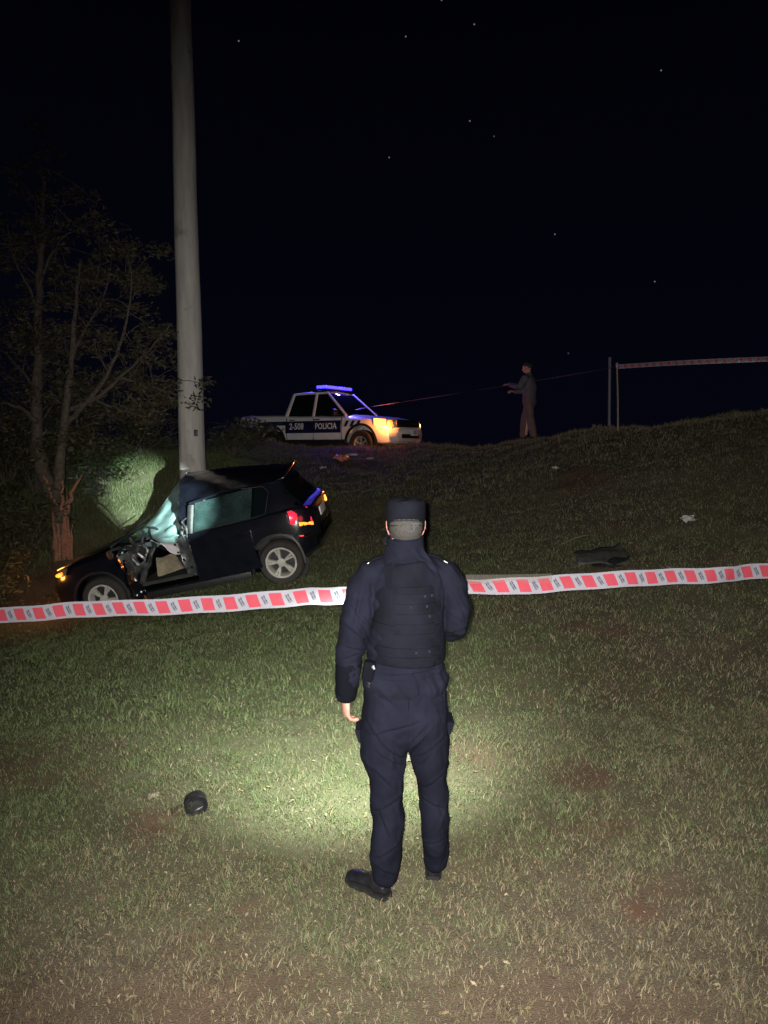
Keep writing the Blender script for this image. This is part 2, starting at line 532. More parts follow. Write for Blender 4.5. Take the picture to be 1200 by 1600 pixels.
PATCH = [  # bare reddish soil: x, y, radius x, radius y, amount
    (at(910, 765, 12.2).x, 12.2, 0.45, 0.9, 1.0), (at(1005, 1405, 2.98).x, 3.0, 0.09, 0.11, 1.0), (at(1030, 1360, 3.1).x, 3.15, 0.22, 0.16, 0.5),
    (at(20, 1160, 4.5).x, 4.5, 0.55, 0.5, 0.55), (at(540, 720, 17.5).x, 17.5, 1.5, 3.0, 0.7), (at(560, 790, 12.0).x, 12.0, 0.8, 2.0, 0.35),
    (at(300, 1500, 2.6).x, 2.5, 0.9, 0.18, 0.4), (at(900, 1540, 2.5).x, 2.5, 0.9, 0.2, 0.4), (at(800, 1290, 3.5).x, 3.5, 0.5, 0.35, 0.3),
    (-4.0, 9.0, 1.0, 0.8, 0.6), (-5.0, 10.5, 1.2, 1.2, 0.8), (1.6, 6.0, 1.2, 0.7, 0.25), (2.55, 8.3, 0.45, 0.25, 0.6)]


def soil_amt(x, y):
    s = np.zeros_like(x)
    for (px, py, rx, ry, a) in PATCH:
        d = np.hypot((x - px) / rx, (y - py) / ry) + (vnoise(x, y, 3.0, 31, 3) - 0.5) * 1.3
        s = np.maximum(s, a * np.clip(1.3 - d, 0, 1))
    s = np.maximum(s, np.clip((vnoise(x, y, 1.6, 41, 4) - 0.66) * 4.5, 0, 0.75))
    return s


def green_amt(x, y):
    g = 0.52 - 0.14 * np.clip(x, -2.5, 3.0) + 0.16 * np.clip((y - 3.4), -1.2, 2.0)
    g = g - 0.38 * np.clip((3.3 - y) / 0.9, 0, 1)
    g = g - 0.25 * np.clip((y - 9) / 6, 0, 1) * (x > -2.5)
    g = g + 0.6 * np.clip((-x - 2.4) / 1.2, 0, 1) * np.clip((y - 11) / 2, 0, 1)
    g = g + (vnoise(x, y, 0.8, 51, 4) - 0.5) * 1.1 + (vnoise(x, y, 4.0, 61, 3) - 0.5) * 0.7
    return np.clip(g, 0, 1)


SOIL = np.array((0.105, 0.062, 0.044)); THATCH = np.array((0.085, 0.072, 0.052))
GREEN = np.array((0.078, 0.100, 0.042)); OLIVE = np.array((0.112, 0.106, 0.060)); STRAW = np.array((0.195, 0.160, 0.100)); BROWN = np.array((0.112, 0.082, 0.052))


def axis(lo, hi, segs):
    out = [lo]
    for end, step in segs:
        while out[-1] < end - 1e-6: out.append(min(end, out[-1] + step))
    return np.array(out)


gxs = axis(-400, 400, [(-60, 85), (-14, 5.75), (-7, 0.35), (-3.6, 0.12), (3.6, 0.06), (9, 0.13), (14, 0.4), (60, 5.75), (400, 85)])
gys = axis(-300, 600, [(-60, 80), (-4, 8), (1.6, 0.4), (6, 0.06), (14, 0.12), (26, 0.2), (40, 1.0), (100, 10), (600, 100)])
GX, GY = np.meshgrid(gxs, gys)
gxf, gyf = GX.ravel(), GY.ravel()
gzf = ground_z(gxf, gyf)
sa, ga = soil_amt(gxf, gyf), green_amt(gxf, gyf)
gc = THATCH[None] * (1 - 0.4 * ga[:, None]) + GREEN[None] * 0.35 * ga[:, None]
gc = gc * (1 - sa[:, None]) + SOIL[None] * sa[:, None]
gc *= (0.75 + 0.5 * vnoise(gxf, gyf, 18, 71, 3))[:, None]
nx, ny = len(gxs), len(gys)
idx = np.arange(nx * ny).reshape(ny, nx)
quads = np.stack([idx[:-1, :-1].ravel(), idx[:-1, 1:].ravel(), idx[1:, 1:].ravel(), idx[1:, :-1].ravel()], axis=1)
gm = vcol('earth_and_thatch', 0.95, 0.1)
n_, l_ = gm.node_tree.nodes, gm.node_tree.links
tcn = n_.new('ShaderNodeTexCoord'); nzn = n_.new('ShaderNodeTexNoise'); nzn.inputs['Scale'].default_value = 170; nzn.inputs['Detail'].default_value = 8
bpn = n_.new('ShaderNodeBump'); bpn.inputs['Strength'].default_value = 0.8; bpn.inputs['Distance'].default_value = 0.008
l_.new(tcn.outputs['Object'], nzn.inputs['Vector']); l_.new(nzn.outputs['Fac'], bpn.inputs['Height'])
l_.new(bpn.outputs[0], n_['Principled BSDF'].inputs['Normal'])
gme = np_mesh('ground', np.stack([gxf, gyf, gzf], axis=1), quads, gc)
for p in gme.polygons: p.use_smooth = True
ground = tag(link('ground', gme, gm), kind='structure')

# the dirt road on top of the bank, where the pickup stands
road_line = [(12.5, 15.2), (8.6, 17.0), (6.2, 19.2), (3.2, 21.8), (0.4, 23.4), (-2.6, 25.4), (-6, 28.2), (-12, 33)]
mb = MB(); rows = []
for i, (x, y) in enumerate(road_line):
    a = Vector(road_line[max(0, i - 1)]); b = Vector(road_line[min(len(road_line) - 1, i + 1)])
    t = (b - a).normalized(); nrm = Vector((t.y, -t.x))
    row = []
    for k in range(9):
        q = Vector((x, y)) + nrm * (k / 8 - 0.5) * 4.2
        row.append(Vector((q.x, q.y, float(ground_z(q.x, q.y, False)[0]) + 0.06)))
    rows.append(row)
fine = []
for i in range(len(rows) - 1):
    for s in range(8): fine.append([rows[i][k].lerp(rows[i + 1][k], s / 8) for k in range(9)])
fine.append(rows[-1])
mb.loft(fine, cap=False, closed=False)
M['dirt'] = mat('packed_dirt', (0.12, 0.085, 0.06), 0.95, 0, 0.3, 4, bump=0.6, bscale=40)
tag(mb.build('road', M['dirt']), kind='structure')


# ------------------------------------------------------------------ grass
def blades(n, x, y, hmin, hmax, wmin, wmax, lean):
    z = ground_z(x, y)
    s, g = soil_amt(x, y), green_amt(x, y)
    keep = rng.random(n) > s * 0.85
    x, y, z, s, g = x[keep], y[keep], z[keep], s[keep], g[keep]; n = len(x)
    tuft = vnoise(x, y, 7.0, 81, 2)
    h = (hmin + (hmax - hmin) * rng.random(n) ** 1.6) * (0.35 + 1.25 * tuft ** 1.4)
    w = wmin + (wmax - wmin) * rng.random(n)
    az = rng.random(n) * 2 * np.pi; tilt = lean * (0.35 + rng.random(n) * 0.9)
    fa = rng.random(n) * 2 * np.pi
    dx, dy = np.cos(az), np.sin(az)
    px_, py_ = np.cos(fa), np.sin(fa)
    base = np.stack([x, y, z - 0.004], axis=1)
    mid = base + np.stack([dx * np.sin(tilt * 0.6) * h * 0.5, dy * np.sin(tilt * 0.6) * h * 0.5, np.cos(tilt * 0.6) * h * 0.5], axis=1)
    tip = mid + np.stack([dx * np.sin(tilt * 1.4) * h * 0.5, dy * np.sin(tilt * 1.4) * h * 0.5, np.cos(np.minimum(tilt * 1.4, 1.5)) * h * 0.5], axis=1)
    side = np.stack([px_ * w / 2, py_ * w / 2, np.zeros(n)], axis=1)
    V = np.stack([base - side, base + side, mid - side * 0.8, mid + side * 0.8, tip], axis=1).reshape(-1, 3)
    b5 = (np.arange(n) * 5)[:, None]
    T = np.concatenate([b5 + np.array([[0, 1, 2]]), b5 + np.array([[1, 3, 2]]), b5 + np.array([[2, 3, 4]])])
    r1, r2 = rng.random(n), rng.random(n)
    col = np.where((r1 < g)[:, None], GREEN[None] * (0.78 + 0.55 * r2)[:, None], OLIVE[None] * (0.75 + 0.55 * r2)[:, None])
    dry = r1 > 0.60 + 0.36 * g
    col = np.where(dry[:, None], STRAW[None] * (0.45 + 0.8 * r2)[:, None], col)
    br = (rng.random(n) < 0.16 * (1 - g))
    col = np.where(br[:, None], BROWN[None] * (0.6 + 0.7 * r2)[:, None], col)
    return V, T, np.repeat(col, 5, axis=0)


def band(y0, y1, dens, *a, xs=0.56, pad=0.9):
    w1 = xs * y1 + pad
    n = int(dens * (y1 - y0) * 2 * w1)
    x = (rng.random(n) * 2 - 1) * w1; y = y0 + rng.random(n) * (y1 - y0)
    k = np.abs(x) < xs * y + pad
    return blades(int(k.sum()), x[k], y[k], *a)


vs, ts, cs, off = [], [], [], 0
for (y0, y1, dens, hm, hM, wm, wM, ln) in (
        (1.9, 3.4, 13500, 0.018, 0.060, 0.0022, 0.0046, 1.05), (3.4, 5.2, 8800, 0.020, 0.062, 0.003, 0.0055, 1.0), (5.2, 8.2, 2900, 0.025, 0.075, 0.005, 0.009, 0.95),
        (8.2, 12.5, 1900, 0.025, 0.085, 0.004, 0.009, 0.95), (12.5, 18, 950, 0.03, 0.12, 0.006, 0.012, 0.85), (18, 22.5, 450, 0.04, 0.17, 0.008, 0.015, 0.75)):
    V, T, Cc = band(y0, y1, dens, hm, hM, wm, wM, ln)
    vs.append(V); ts.append(T + off); cs.append(Cc); off += len(V)
n_ = 26000; x = -6.5 + 4.3 * rng.random(n_); y = 11.2 + 4.2 * rng.random(n_)     # ranker grass on the left bank
V, T, Cc = blades(n_, x, y, 0.05, 0.17, 0.006, 0.012, 0.8)
vs.append(V); ts.append(T + off); cs.append(Cc); off += len(V)
grass_me = np_mesh('grass', np.concatenate(vs), np.concatenate(ts), np.concatenate(cs))
M['grass'] = vcol('grass_blades', 0.65, 0.25, 0.15)
tag(link('grass', grass_me, M['grass']), 'short patchy mown grass with dry straw blades all over the ground', 'grass', kind='stuff')


def flakes(n, x, y, smin, smax, cols, lift=0.012, up=0.5):
    """small curled leaves lying about"""
    z = ground_z(x, y) + lift * (0.3 + rng.random(n))
    a = rng.random(n) * 2 * np.pi; s = smin + (smax - smin) * rng.random(n) ** 2
    d = np.stack([np.cos(a), np.sin(a), (rng.random(n) - 0.4) * up], axis=1)
    q = np.stack([-np.sin(a), np.cos(a), (rng.random(n) - 0.5) * up], axis=1)
    c = np.stack([x, y, z], axis=1)
    curl = np.zeros((n, 3)); curl[:, 2] = s * 0.25 * rng.random(n)
    s = s[:, None]
    V = np.stack([c - d * s, c + q * s * 0.45 + curl, c + d * s, c - q * s * 0.45 + curl], axis=1).reshape(-1, 3)
    b4 = (np.arange(n) * 4)[:, None]
    T = np.concatenate([b4 + np.array([[0, 1, 3]]), b4 + np.array([[1, 2, 3]])])
    col = cols[rng.integers(0, len(cols), n)] * (0.6 + 0.8 * rng.random(n))[:, None]
    return V, T, np.repeat(col, 4, axis=0)


def scatter(n, y0, y1, power=1.0):
    y = y0 + (y1 - y0) * rng.random(n) ** power
    x = (rng.random(n) * 2 - 1) * (0.56 * y + 0.9)
    return x, y


LC = np.array([(0.20, 0.155, 0.09), (0.16, 0.11, 0.06), (0.10, 0.06, 0.036), (0.23, 0.20, 0.13), (0.12, 0.105, 0.045), (0.09, 0.07, 0.04)])
x, y = scatter(9000, 1.9, 8.5, 1.5)
V, T, Cc = flakes(len(x), x, y, 0.005, 0.016, LC)
x2, y2 = scatter(5000, 8.5, 20, 1.2)
V2, T2, C2 = flakes(len(x2), x2, y2, 0.012, 0.045, LC)
lit_me = np_mesh('leaf_litter', np.concatenate([V, V2]), np.concatenate([T, T2 + len(V)]), np.concatenate([Cc, C2]))
tag(link('leaf_litter', lit_me, vcol('dry_leaf_litter', 0.8, 0.2)), 'dry curled leaf litter scattered through the grass', 'leaf litter', kind='stuff')

# taller dry weeds along the rim of the bank
rim = []
for (a, b) in (((6.9, 12.7), (4.71, 15)), ((4.71, 15), (3.3, 17)), ((3.3, 17), (0.98, 19)), ((0.98, 19), (-1.06, 20.4)), ((-1.06, 20.4), (-3.79, 20))):
    t = rng.random(1500); rim.append(np.stack([a[0] + (b[0] - a[0]) * t, a[1] + (b[1] - a[1]) * t], axis=1) + rng.normal(0, 0.22, (1500, 2)))
rim = np.concatenate(rim)
GREEN_, OLIVE_ = GREEN, OLIVE
GREEN, OLIVE = STRAW * 0.7, STRAW * 0.9
V, T, Cc = blades(len(rim), rim[:, 0], rim[:, 1], 0.03, 0.13, 0.008, 0.018, 0.8)
GREEN, OLIVE = GREEN_, OLIVE_
tag(link('dry_weeds', np_mesh('weeds', V, T, Cc), M['grass']), 'fringe of dry straw coloured weeds along the rim of the bank', 'weeds', kind='stuff')

# ------------------------------------------------------------------ concrete pole
m, n_, l_, b_ = _mat('weathered_concrete')
tc = n_.new('ShaderNodeTexCoord'); mp = n_.new('ShaderNodeMapping'); mp.inputs['Scale'].default_value = (5, 5, 0.7)
nz = n_.new('ShaderNodeTexNoise'); nz.inputs['Scale'].default_value = 2.2; nz.inputs['Detail'].default_value = 9; nz.inputs['Roughness'].default_value = 0.65
rp = n_.new('ShaderNodeValToRGB')
for e, (p, c) in zip(rp.color_ramp.elements, ((0.3, (0.27, 0.26, 0.245)), (0.72, (0.44, 0.425, 0.40)))): e.position = p; e.color = (*c, 1)
l_.new(tc.outputs['Object'], mp.inputs[0]); l_.new(mp.outputs[0], nz.inputs['Vector']); l_.new(nz.outputs['Fac'], rp.inputs[0])
vo = n_.new('ShaderNodeTexNoise'); vo.inputs['Scale'].default_value = 3.1; vo.inputs['Detail'].default_value = 4
l_.new(tc.outputs['Object'], vo.inputs['Vector'])
st = n_.new('ShaderNodeMapRange'); st.inputs['From Min'].default_value = 0.62; st.inputs['From Max'].default_value = 0.70; st.inputs['To Max'].default_value = 0.6
l_.new(vo.outputs['Fac'], st.inputs['Value'])
mx = n_.new('ShaderNodeMix'); mx.data_type = 'RGBA'; mx.inputs['B'].default_value = (0.14, 0.13, 0.12, 1)
l_.new(st.outputs[0], mx.inputs['Factor']); l_.new(rp.outputs[0], mx.inputs['A']); l_.new(mx.outputs['Result'], b_.inputs['Base Color'])
b_.inputs['Roughness'].default_value = 0.92
bp = n_.new('ShaderNodeBump'); bp.inputs['Strength'].default_value = 0.5; bp.inputs['Distance'].default_value = 0.01
n2 = n_.new('ShaderNodeTexNoise'); n2.inputs['Scale'].default_value = 40; n2.inputs['Detail'].default_value = 6
l_.new(tc.outputs['Object'], n2.inputs['Vector']); l_.new(n2.outputs['Fac'], bp.inputs['Height']); l_.new(bp.outputs[0], b_.inputs['Normal'])
M['concrete'] = m
PX, PY = -2.995, 11.62
pz = gz(PX, PY)
pole = empty('concrete_pole', (PX, PY, pz - 0.3))
tag(pole, 'tall tapering grey concrete utility pole rising right behind the wrecked car', 'utility pole')
mb = MB(); N = 40
pts, rad = [], []
for i in range(N + 1):
    t = i / N; z = t * 11.2
    pts.append((-0.05 * t + 0.004 * math.sin(z * 2.1), 0.003 * math.cos(z * 1.7), z)); rad.append(0.212 - 0.0068 * z + 0.003 * math.sin(z * 5.3) * random.random())
mb.tube(pts, rad, 28)
mb.build('shaft', M['concrete'], pole)
mb = MB().lathe([(0.20, 0.0), (0.30, 0.0), (0.27, 0.34), (0.20, 0.36)], 24, 'z', (0, 0, 0.0))
mb.build('footing', M['concrete'], pole)
mb = MB().box((0.10, -0.178, 2.05), (0.055, 0.03, 0.10), bevel=0.008)
mb.build('cable_hole_cover', M['dark_metal'], pole)


# ------------------------------------------------------------------ trees and shrubs
def branch(mb, pts, r0, r1, n=9, sub=5, wob=0.012):
    pts = [Vector(p) for p in pts]; out, rr = [], []
    T_ = len(pts) - 1
    for i in range(T_):
        p0, p1, p2, p3 = pts[max(0, i - 1)], pts[i], pts[i + 1], pts[min(T_, i + 2)]
        for s in range(sub):
            t = s / sub
            q = 0.5 * ((2 * p1) + (p2 - p0) * t + (2 * p0 - 5 * p1 + 4 * p2 - p3) * t * t + (3 * p1 - p0 - 3 * p2 + p3) * t ** 3)
            out.append(q)
    out.append(pts[-1]); L = len(out) - 1
    for i in range(L + 1):
        f = i / L; r = r0 + (r1 - r0) * f ** 0.8
        rr.append(r * random.uniform(0.92, 1.1))
        if 0 < i: out[i] = out[i] + Vector([random.gauss(0, wob * (0.4 + r * 6)) for _ in range(3)])
    mb.tube(out, rr, n)
    return out


def leaves(n, centres, size, cols, seed, flat=0.6):
    """n leaf faces spread through ellipsoid clumps: centres = (point, radii, share)"""
    g = np.random.default_rng(seed)
    share = np.array([c[2] for c in centres], dtype=float); share /= share.sum()
    pick = g.choice(len(centres), n, p=share)
    cc = np.array([tuple(c[0]) for c in centres])[pick]; rr = np.array([c[1] for c in centres])[pick]
    d = g.normal(size=(n, 3)); d /= np.linalg.norm(d, axis=1)[:, None]
    p = cc + d * rr * (g.random(n) ** 0.45)[:, None]
    a = g.normal(size=(n, 3)); a[:, 2] *= flat; a /= np.linalg.norm(a, axis=1)[:, None]
    b = np.cross(a, g.normal(size=(n, 3))); b /= np.linalg.norm(b, axis=1)[:, None]
    nn = np.cross(a, b)
    s = (size[0] + (size[1] - size[0]) * g.random(n))[:, None]
    V = np.stack([p - a * s, p - a * s * 0.2 + b * s * 0.36 + nn * s * 0.1, p + a * s, p - a * s * 0.2 - b * s * 0.36 + nn * s * 0.1], axis=1).reshape(-1, 3)
    b4 = (np.arange(n) * 4)[:, None]
    T = np.concatenate([b4 + np.array([[0, 1, 2]]), b4 + np.array([[0, 2, 3]])])
    col = np.array(cols)[g.integers(0, len(cols), n)] * (0.55 + 0.9 * g.random(n))[:, None]
    return V, T, np.repeat(col, 4, axis=0)


LEAF = [(0.060, 0.058, 0.033), (0.055, 0.046, 0.030), (0.075, 0.062, 0.038), (0.044, 0.048, 0.026)]
M['leaf'] = vcol('dull_olive_leaves', 0.6, 0.3, 0.25)


def A(px, py, Y=11.7): return at(px, py, Y)


tb = Vector((at(92, 905, 11.6).x, 11.6, 0)); tb.z = gz(tb.x, tb.y) - 0.1
tree = empty('broken_tree', tb)
tag(tree, 'bare forked tree with a snapped splintered trunk beside the wreck', 'tree')


def rel(o, v): return Vector(v) - o.location


TWIG = []
mb = MB()
stem = [(94, 905), (97, 850), (92, 800), (78, 762), (60, 705), (57, 620), (59, 520), (62, 420), (66, 320), (70, 285)]
branch(mb, [rel(tree, A(*p, 11.6 + 0.05 * i)) for i, p in enumerate(stem)], 0.19, 0.018, 12)
stemB = [(88, 790), (92, 745), (97, 690), (106, 620), (113, 545), (120, 465), (124, 410)]
branch(mb, [rel(tree, A(*p, 11.6 - 0.04 * i)) for i, p in enumerate(stemB)], 0.11, 0.014, 10)
for pl, r in (([(100, 668), (132, 632), (165, 590), (190, 530), (203, 470), (206, 420)], 0.05), ([(108, 640), (150, 622), (190, 588), (235, 545), (268, 505)], 0.045),
              ([(58, 660), (35, 640), (5, 630), (-30, 632)], 0.05), ([(60, 450), (80, 400), (100, 370), (130, 355)], 0.025), ([(58, 480), (40, 440), (20, 400), (12, 350)], 0.025),
              ([(112, 560), (135, 510), (160, 470), (170, 430)], 0.028), ([(190, 590), (225, 600), (260, 612), (282, 618)], 0.022), ([(150, 625), (190, 640), (230, 650), (262, 640)], 0.022),
              ([(57, 610), (30, 575), (5, 550), (-25, 540)], 0.03), ([(62, 400), (50, 360), (40, 330)], 0.014), ([(205, 450), (195, 430), (180, 415)], 0.012), ([(203, 470), (215, 455), (226, 452)], 0.012)):
    Yj = 11.6 + random.uniform(-0.4, 0.5)
    branch(mb, [rel(tree, A(*p, 11.6 + (Yj - 11.6) * i / 2)) for i, p in enumerate(pl)], r, 0.007, 7)
for i in range(150):      # the tangle of fine twigs
    k = random.randrange(0, len(mb.v)); p = mb.v[k].copy()
    if p.z < 1.6: continue
    d = Vector((random.gauss(.15, 1), random.gauss(0, 1), random.gauss(.55, .6))).normalized(); L = random.uniform(.25, .85)
    q = p + d * L * .5 + Vector((0, 0, random.uniform(-.05, .08))); e = q + (d + Vector((random.gauss(0, .4), random.gauss(0, .4), random.gauss(-.1, .3)))) * L * .5
    branch(mb, [p, q, e], .009, .003, 4, 3, .012)
    TWIG.append(e)
mb.build('trunk', M['bark'], tree)
mb = MB()   # the torn wood where the trunk split
for (pl, r) in (([(104, 800), (112, 770), (128, 742)], 0.055), ([(99, 800), (97, 775), (96, 752)], 0.035), ([(88, 792), (76, 762), (70, 742)], 0.03)):
    branch(mb, [rel(tree, A(*p, 11.42)) for p in pl], r, 0.012, 7, 4, 0.03)
for i in range(13):
    px = random.uniform(84, 113); y0 = random.uniform(848, 880)
    branch(mb, [rel(tree, A(px, y0, 11.43)), rel(tree, A(px + random.uniform(-3, 3), y0 - 35, 11.42)), rel(tree, A(px + random.uniform(-6, 6), y0 - random.uniform(55, 90), 11.45))], 0.028, 0.005, 5, 3, 0.01)
mb.build('splintered_wood', M['raw_wood'], tree)
cl = []
for (px, py, r, sh) in ((40, 520, 0.6, 3), (90, 540, 0.5, 3), (20, 590, 0.6, 3), (130, 600, 0.5, 3), (190, 590, 0.45, 3), (240, 605, 0.35, 3), (262, 625, 0.25, 2), (215, 640, 0.45, 3), (150, 650, 0.5, 3),
                        (70, 620, 0.55, 2), (0, 660, 0.5, 2), (40, 700, 0.45, 1.4), (265, 520, 0.25, 1), (205, 440, 0.25, 1), (120, 440, 0.4, 1), (60, 400, 0.4, 0.9), (140, 360, 0.25, 0.5), (20, 380, 0.35, 0.6), (70, 310, 0.25, 0.4),
                        (170, 700, 0.45, 1.4), (120, 690, 0.4, 1.0), (165, 480, 0.4, 1.2), (175, 430, 0.3, 0.6)):
    cl.append((rel(tree, A(px, py, 11.8 + random.uniform(-0.6, 0.9))), (r, r * 1.2, r * 0.55), sh))
for e in TWIG: cl.append((e, (.22, .22, .14), .35))
V, T, Cc = leaves(17000, cl, (0.022, 0.058), LEAF, 5)
link('crown', np_mesh('leaves', V, T, Cc), M['leaf'], tree)


def shrub(px, py, Y, h, w, nleaf, label, seed, cols=LEAF):
    c = at(px, py, Y); base = Vector((c.x, Y, gz(c.x, Y) - 0.03))
    o = empty('shrub', base); tag(o, label, 'shrub')
    mb = MB(); cl = []
    rs = random.Random(seed)
    for i in range(11):
        a = rs.uniform(0, 2 * math.pi); r = rs.uniform(0.2, 1) * w
        e = Vector((math.cos(a) * r, math.sin(a) * r, h * rs.uniform(0.5, 1)))
        branch(mb, [(0.05 * math.cos(a), 0.05 * math.sin(a), 0), e * 0.5 + Vector((0, 0, 0.1)), e], 0.014, 0.004, 5, 4, 0.02)
        cl.append((e, (w * 0.42, w * 0.42, h * 0.28), 1)); cl.append((e * 0.6, (w * 0.35, w * 0.35, h * 0.25), 0.6))
    mb.build('stems', M['bark'], o)
    V, T, Cc = leaves(int(nleaf * 1.6), cl, (0.02, 0.055), cols, seed)
    link('foliage', np_mesh('leaves', V, T, Cc), M['leaf'], o)
    return o


DK = [(0.05, 0.055, 0.03), (0.045, 0.042, 0.026), (0.06, 0.07, 0.03)]
GRN = [(0.05, 0.09, 0.03), (0.06, 0.10, 0.035), (0.075, 0.10, 0.05)]
shrub(25, 840, 11.2, 1.2, 0.7, 2200, 'dark leafy shrub at the left edge of the picture below the broken tree', 21, DK)
shrub(-20, 900, 9.9, 0.9, 0.6, 1300, 'low dark shrub at the far left in front of the tall one', 22, DK)
shrub(160, 770, 13.0, 0.75, 0.6, 1600, 'green shrub behind the bonnet of the wrecked car, right of the broken tree', 23, GRN)
shrub(55, 760, 13.2, 1.4, 0.9, 1800, 'tall dim shrub standing behind the forked tree trunk', 24, DK)
shrub(225, 700, 14.6, 0.8, 0.8, 1500, 'loose shrub on the bank just left of the pole', 25, DK)
shrub(110, 705, 14.6, 1.1, 0.9, 1700, 'bushy shrub on top of the left bank behind the forked tree', 26, DK)
shrub(10, 720, 13.6, 1.5, 0.9, 1900, 'tall bushy shrub at the left edge high on the bank', 27, DK)
shrub(362, 706, 16.0, 0.7, 0.9, 1300, 'low dark bush on the bank right of the pole before the pickup bed', 28, DK)
# a broken leafy bough fallen behind the bonnet
fb = empty('fallen_bough', at(178, 812, 11.5)); tag(fb, 'snapped bough with pale leaves leaning behind the car bonnet', 'branch')
mb = MB()
branch(mb, [rel(fb, at(196, 828, 11.35)), rel(fb, at(165, 795, 11.5)), rel(fb, at(145, 770, 11.6)), rel(fb, at(128, 735, 11.7))], 0.022, 0.006, 6, 5, 0.02)
branch(mb, [rel(fb, at(165, 795, 11.5)), rel(fb, at(172, 770, 11.6)), rel(fb, at(160, 735, 11.7))], 0.012, 0.004, 5, 4, 0.02)
mb.build('wood', M['bark'], fb)
V, T, Cc = leaves(420, [(rel(fb, at(130, 740, 11.7)), (0.22, 0.2, 0.14), 1), (rel(fb, at(160, 740, 11.7)), (0.22, 0.2, 0.14), 1), (rel(fb, at(150, 765, 11.6)), (0.2, 0.2, 0.12), 1)], (0.03, 0.06), [(0.10, 0.14, 0.10), (0.08, 0.11, 0.07)], 31)
link('foliage', np_mesh('leaves', V, T, Cc), M['leaf'], fb)


# ------------------------------------------------------------------ vehicles
def body_ring(x, zb, w, belt, crown):
    half = [(0, zb), (.8 * w, zb), (.955 * w, zb + .05), (w, zb + .18), (w, (zb + belt) / 2 + .06), (.978 * w, belt - .12), (.945 * w, belt - .03), (.87 * w, belt + .012), (.45 * w, crown - .006), (0, crown)]
    return [Vector((x, y, z)) for y, z in half] + [Vector((x, -y, z)) for y, z in half[-2:0:-1]]


def spline_stations(st, sub=4):
    st = np.array(st); out = []
    for i in range(len(st) - 1):
        p0, p1, p2, p3 = st[max(0, i - 1)], st[i], st[i + 1], st[min(len(st) - 1, i + 2)]
        for s in range(sub):
            t = s / sub
            q = p1 * (1 - t) + p2 * t if abs(p2[0] - p1[0]) < 0.001 else 0.5 * ((2 * p1) + (p2 - p0) * t + (2 * p0 - 5 * p1 + 4 * p2 - p3) * t * t + (3 * p1 - p0 - 3 * p2 + p3) * t ** 3)
            q[0] = p1[0] + (p2[0] - p1[0]) * t
            out.append(q)
    out.append(st[-1]); return out


def make_wheel(parent, x, y, r, w, rim_r, spokes, side, angle=0.0, double=True, rim_mat='alloy'):
    """wheel > tyre, rim; side +1 means the outer face looks to +y"""
    hub = MB().lathe([(0.02, -w * .30), (rim_r * .80, -w * .30), (rim_r * .80, -w * .14), (0.02, -w * .14)], 24, 'y')
    o = hub.build('wheel', M['dark_metal'], parent)
    o.location = (x, y, r); o.rotation_euler = (0, angle, 0 if side > 0 else math.pi)
    t = MB().lathe([(rim_r, -w / 2 + .012), (rim_r + .02, -w / 2), (r - .03, -w / 2 + .004), (r - .006, -w / 2 + .03), (r, -w * .2), (r, w * .2), (r - .006, w / 2 - .03), (r - .03, w / 2 - .004), (rim_r + .02, w / 2), (rim_r, w / 2 - .012)], 40, 'y')
    t.build('tyre', M['rubber'], o)
    mb = MB().lathe([(rim_r + .004, -w * .42), (rim_r + .004, w * .44), (rim_r - .022, w * .44), (rim_r - .03, w * .36), (rim_r - .03, -w * .42)], 40, 'y')
    mb.lathe([(0.0, w * .18), (.055, w * .18), (.055, w * .33), (.03, w * .36), (0.0, w * .36)], 18, 'y')
    for k in range(spokes):
        a0 = 2 * math.pi * k / spokes
        for da in ((-.115, .115) if double else (0,)):
            a = a0 + da; hw = .017 if double else .022
            d = Vector((math.cos(a), 0, math.sin(a))); q = Vector((-math.sin(a), 0, math.cos(a)))
            d0 = Vector((math.cos(a0), 0, math.sin(a0)))
            ring = []
            for rr, hwk, h0, h1 in ((.045, hw * .8, w * .16, w * .34), (rim_r * .6, hw, w * .2, w * .37), (rim_r - .012, hw * 1.25, w * .24, w * .41)):
                c = (d * rr if rr > .05 else d0 * rr)
                ring.append([c - q * hwk + Vector((0, h0, 0)), c + q * hwk + Vector((0, h0, 0)), c + q * hwk * .7 + Vector((0, h1, 0)), c - q * hwk * .7 + Vector((0, h1, 0))])
            mb.loft(ring)
    mb.build('rim', M[rim_mat], o)
    return o


def pillar(mb, a, b, wx, wy): mb.tube([a, (Vector(a) + Vector(b)) / 2 + Vector((0, 0, 0.004)), b], [(wx, wy)] * 3, 8)


def arch_lip(mb, x, y, r, wdt=0.02, n=20, z=0.3, side=1, rib=0.012):
    """raised lip round a wheel arch"""
    inner, outer, vs = r - wdt * 0.2, r + wdt, []
    rings = []
    for k in range(n + 1):
        a = math.pi * (-0.06 + 1.12 * k / n); ca, sa = math.cos(a), math.sin(a)
        rings.append([Vector((x + inner * ca, y - side * .03, z + inner * sa)), Vector((x + inner * ca, y + side * rib, z + inner * sa)), Vector((x + outer * ca, y + side * rib * .6, z + outer * sa)), Vector((x + outer * ca, y - side * .03, z + outer * sa))])
    mb.loft(rings)


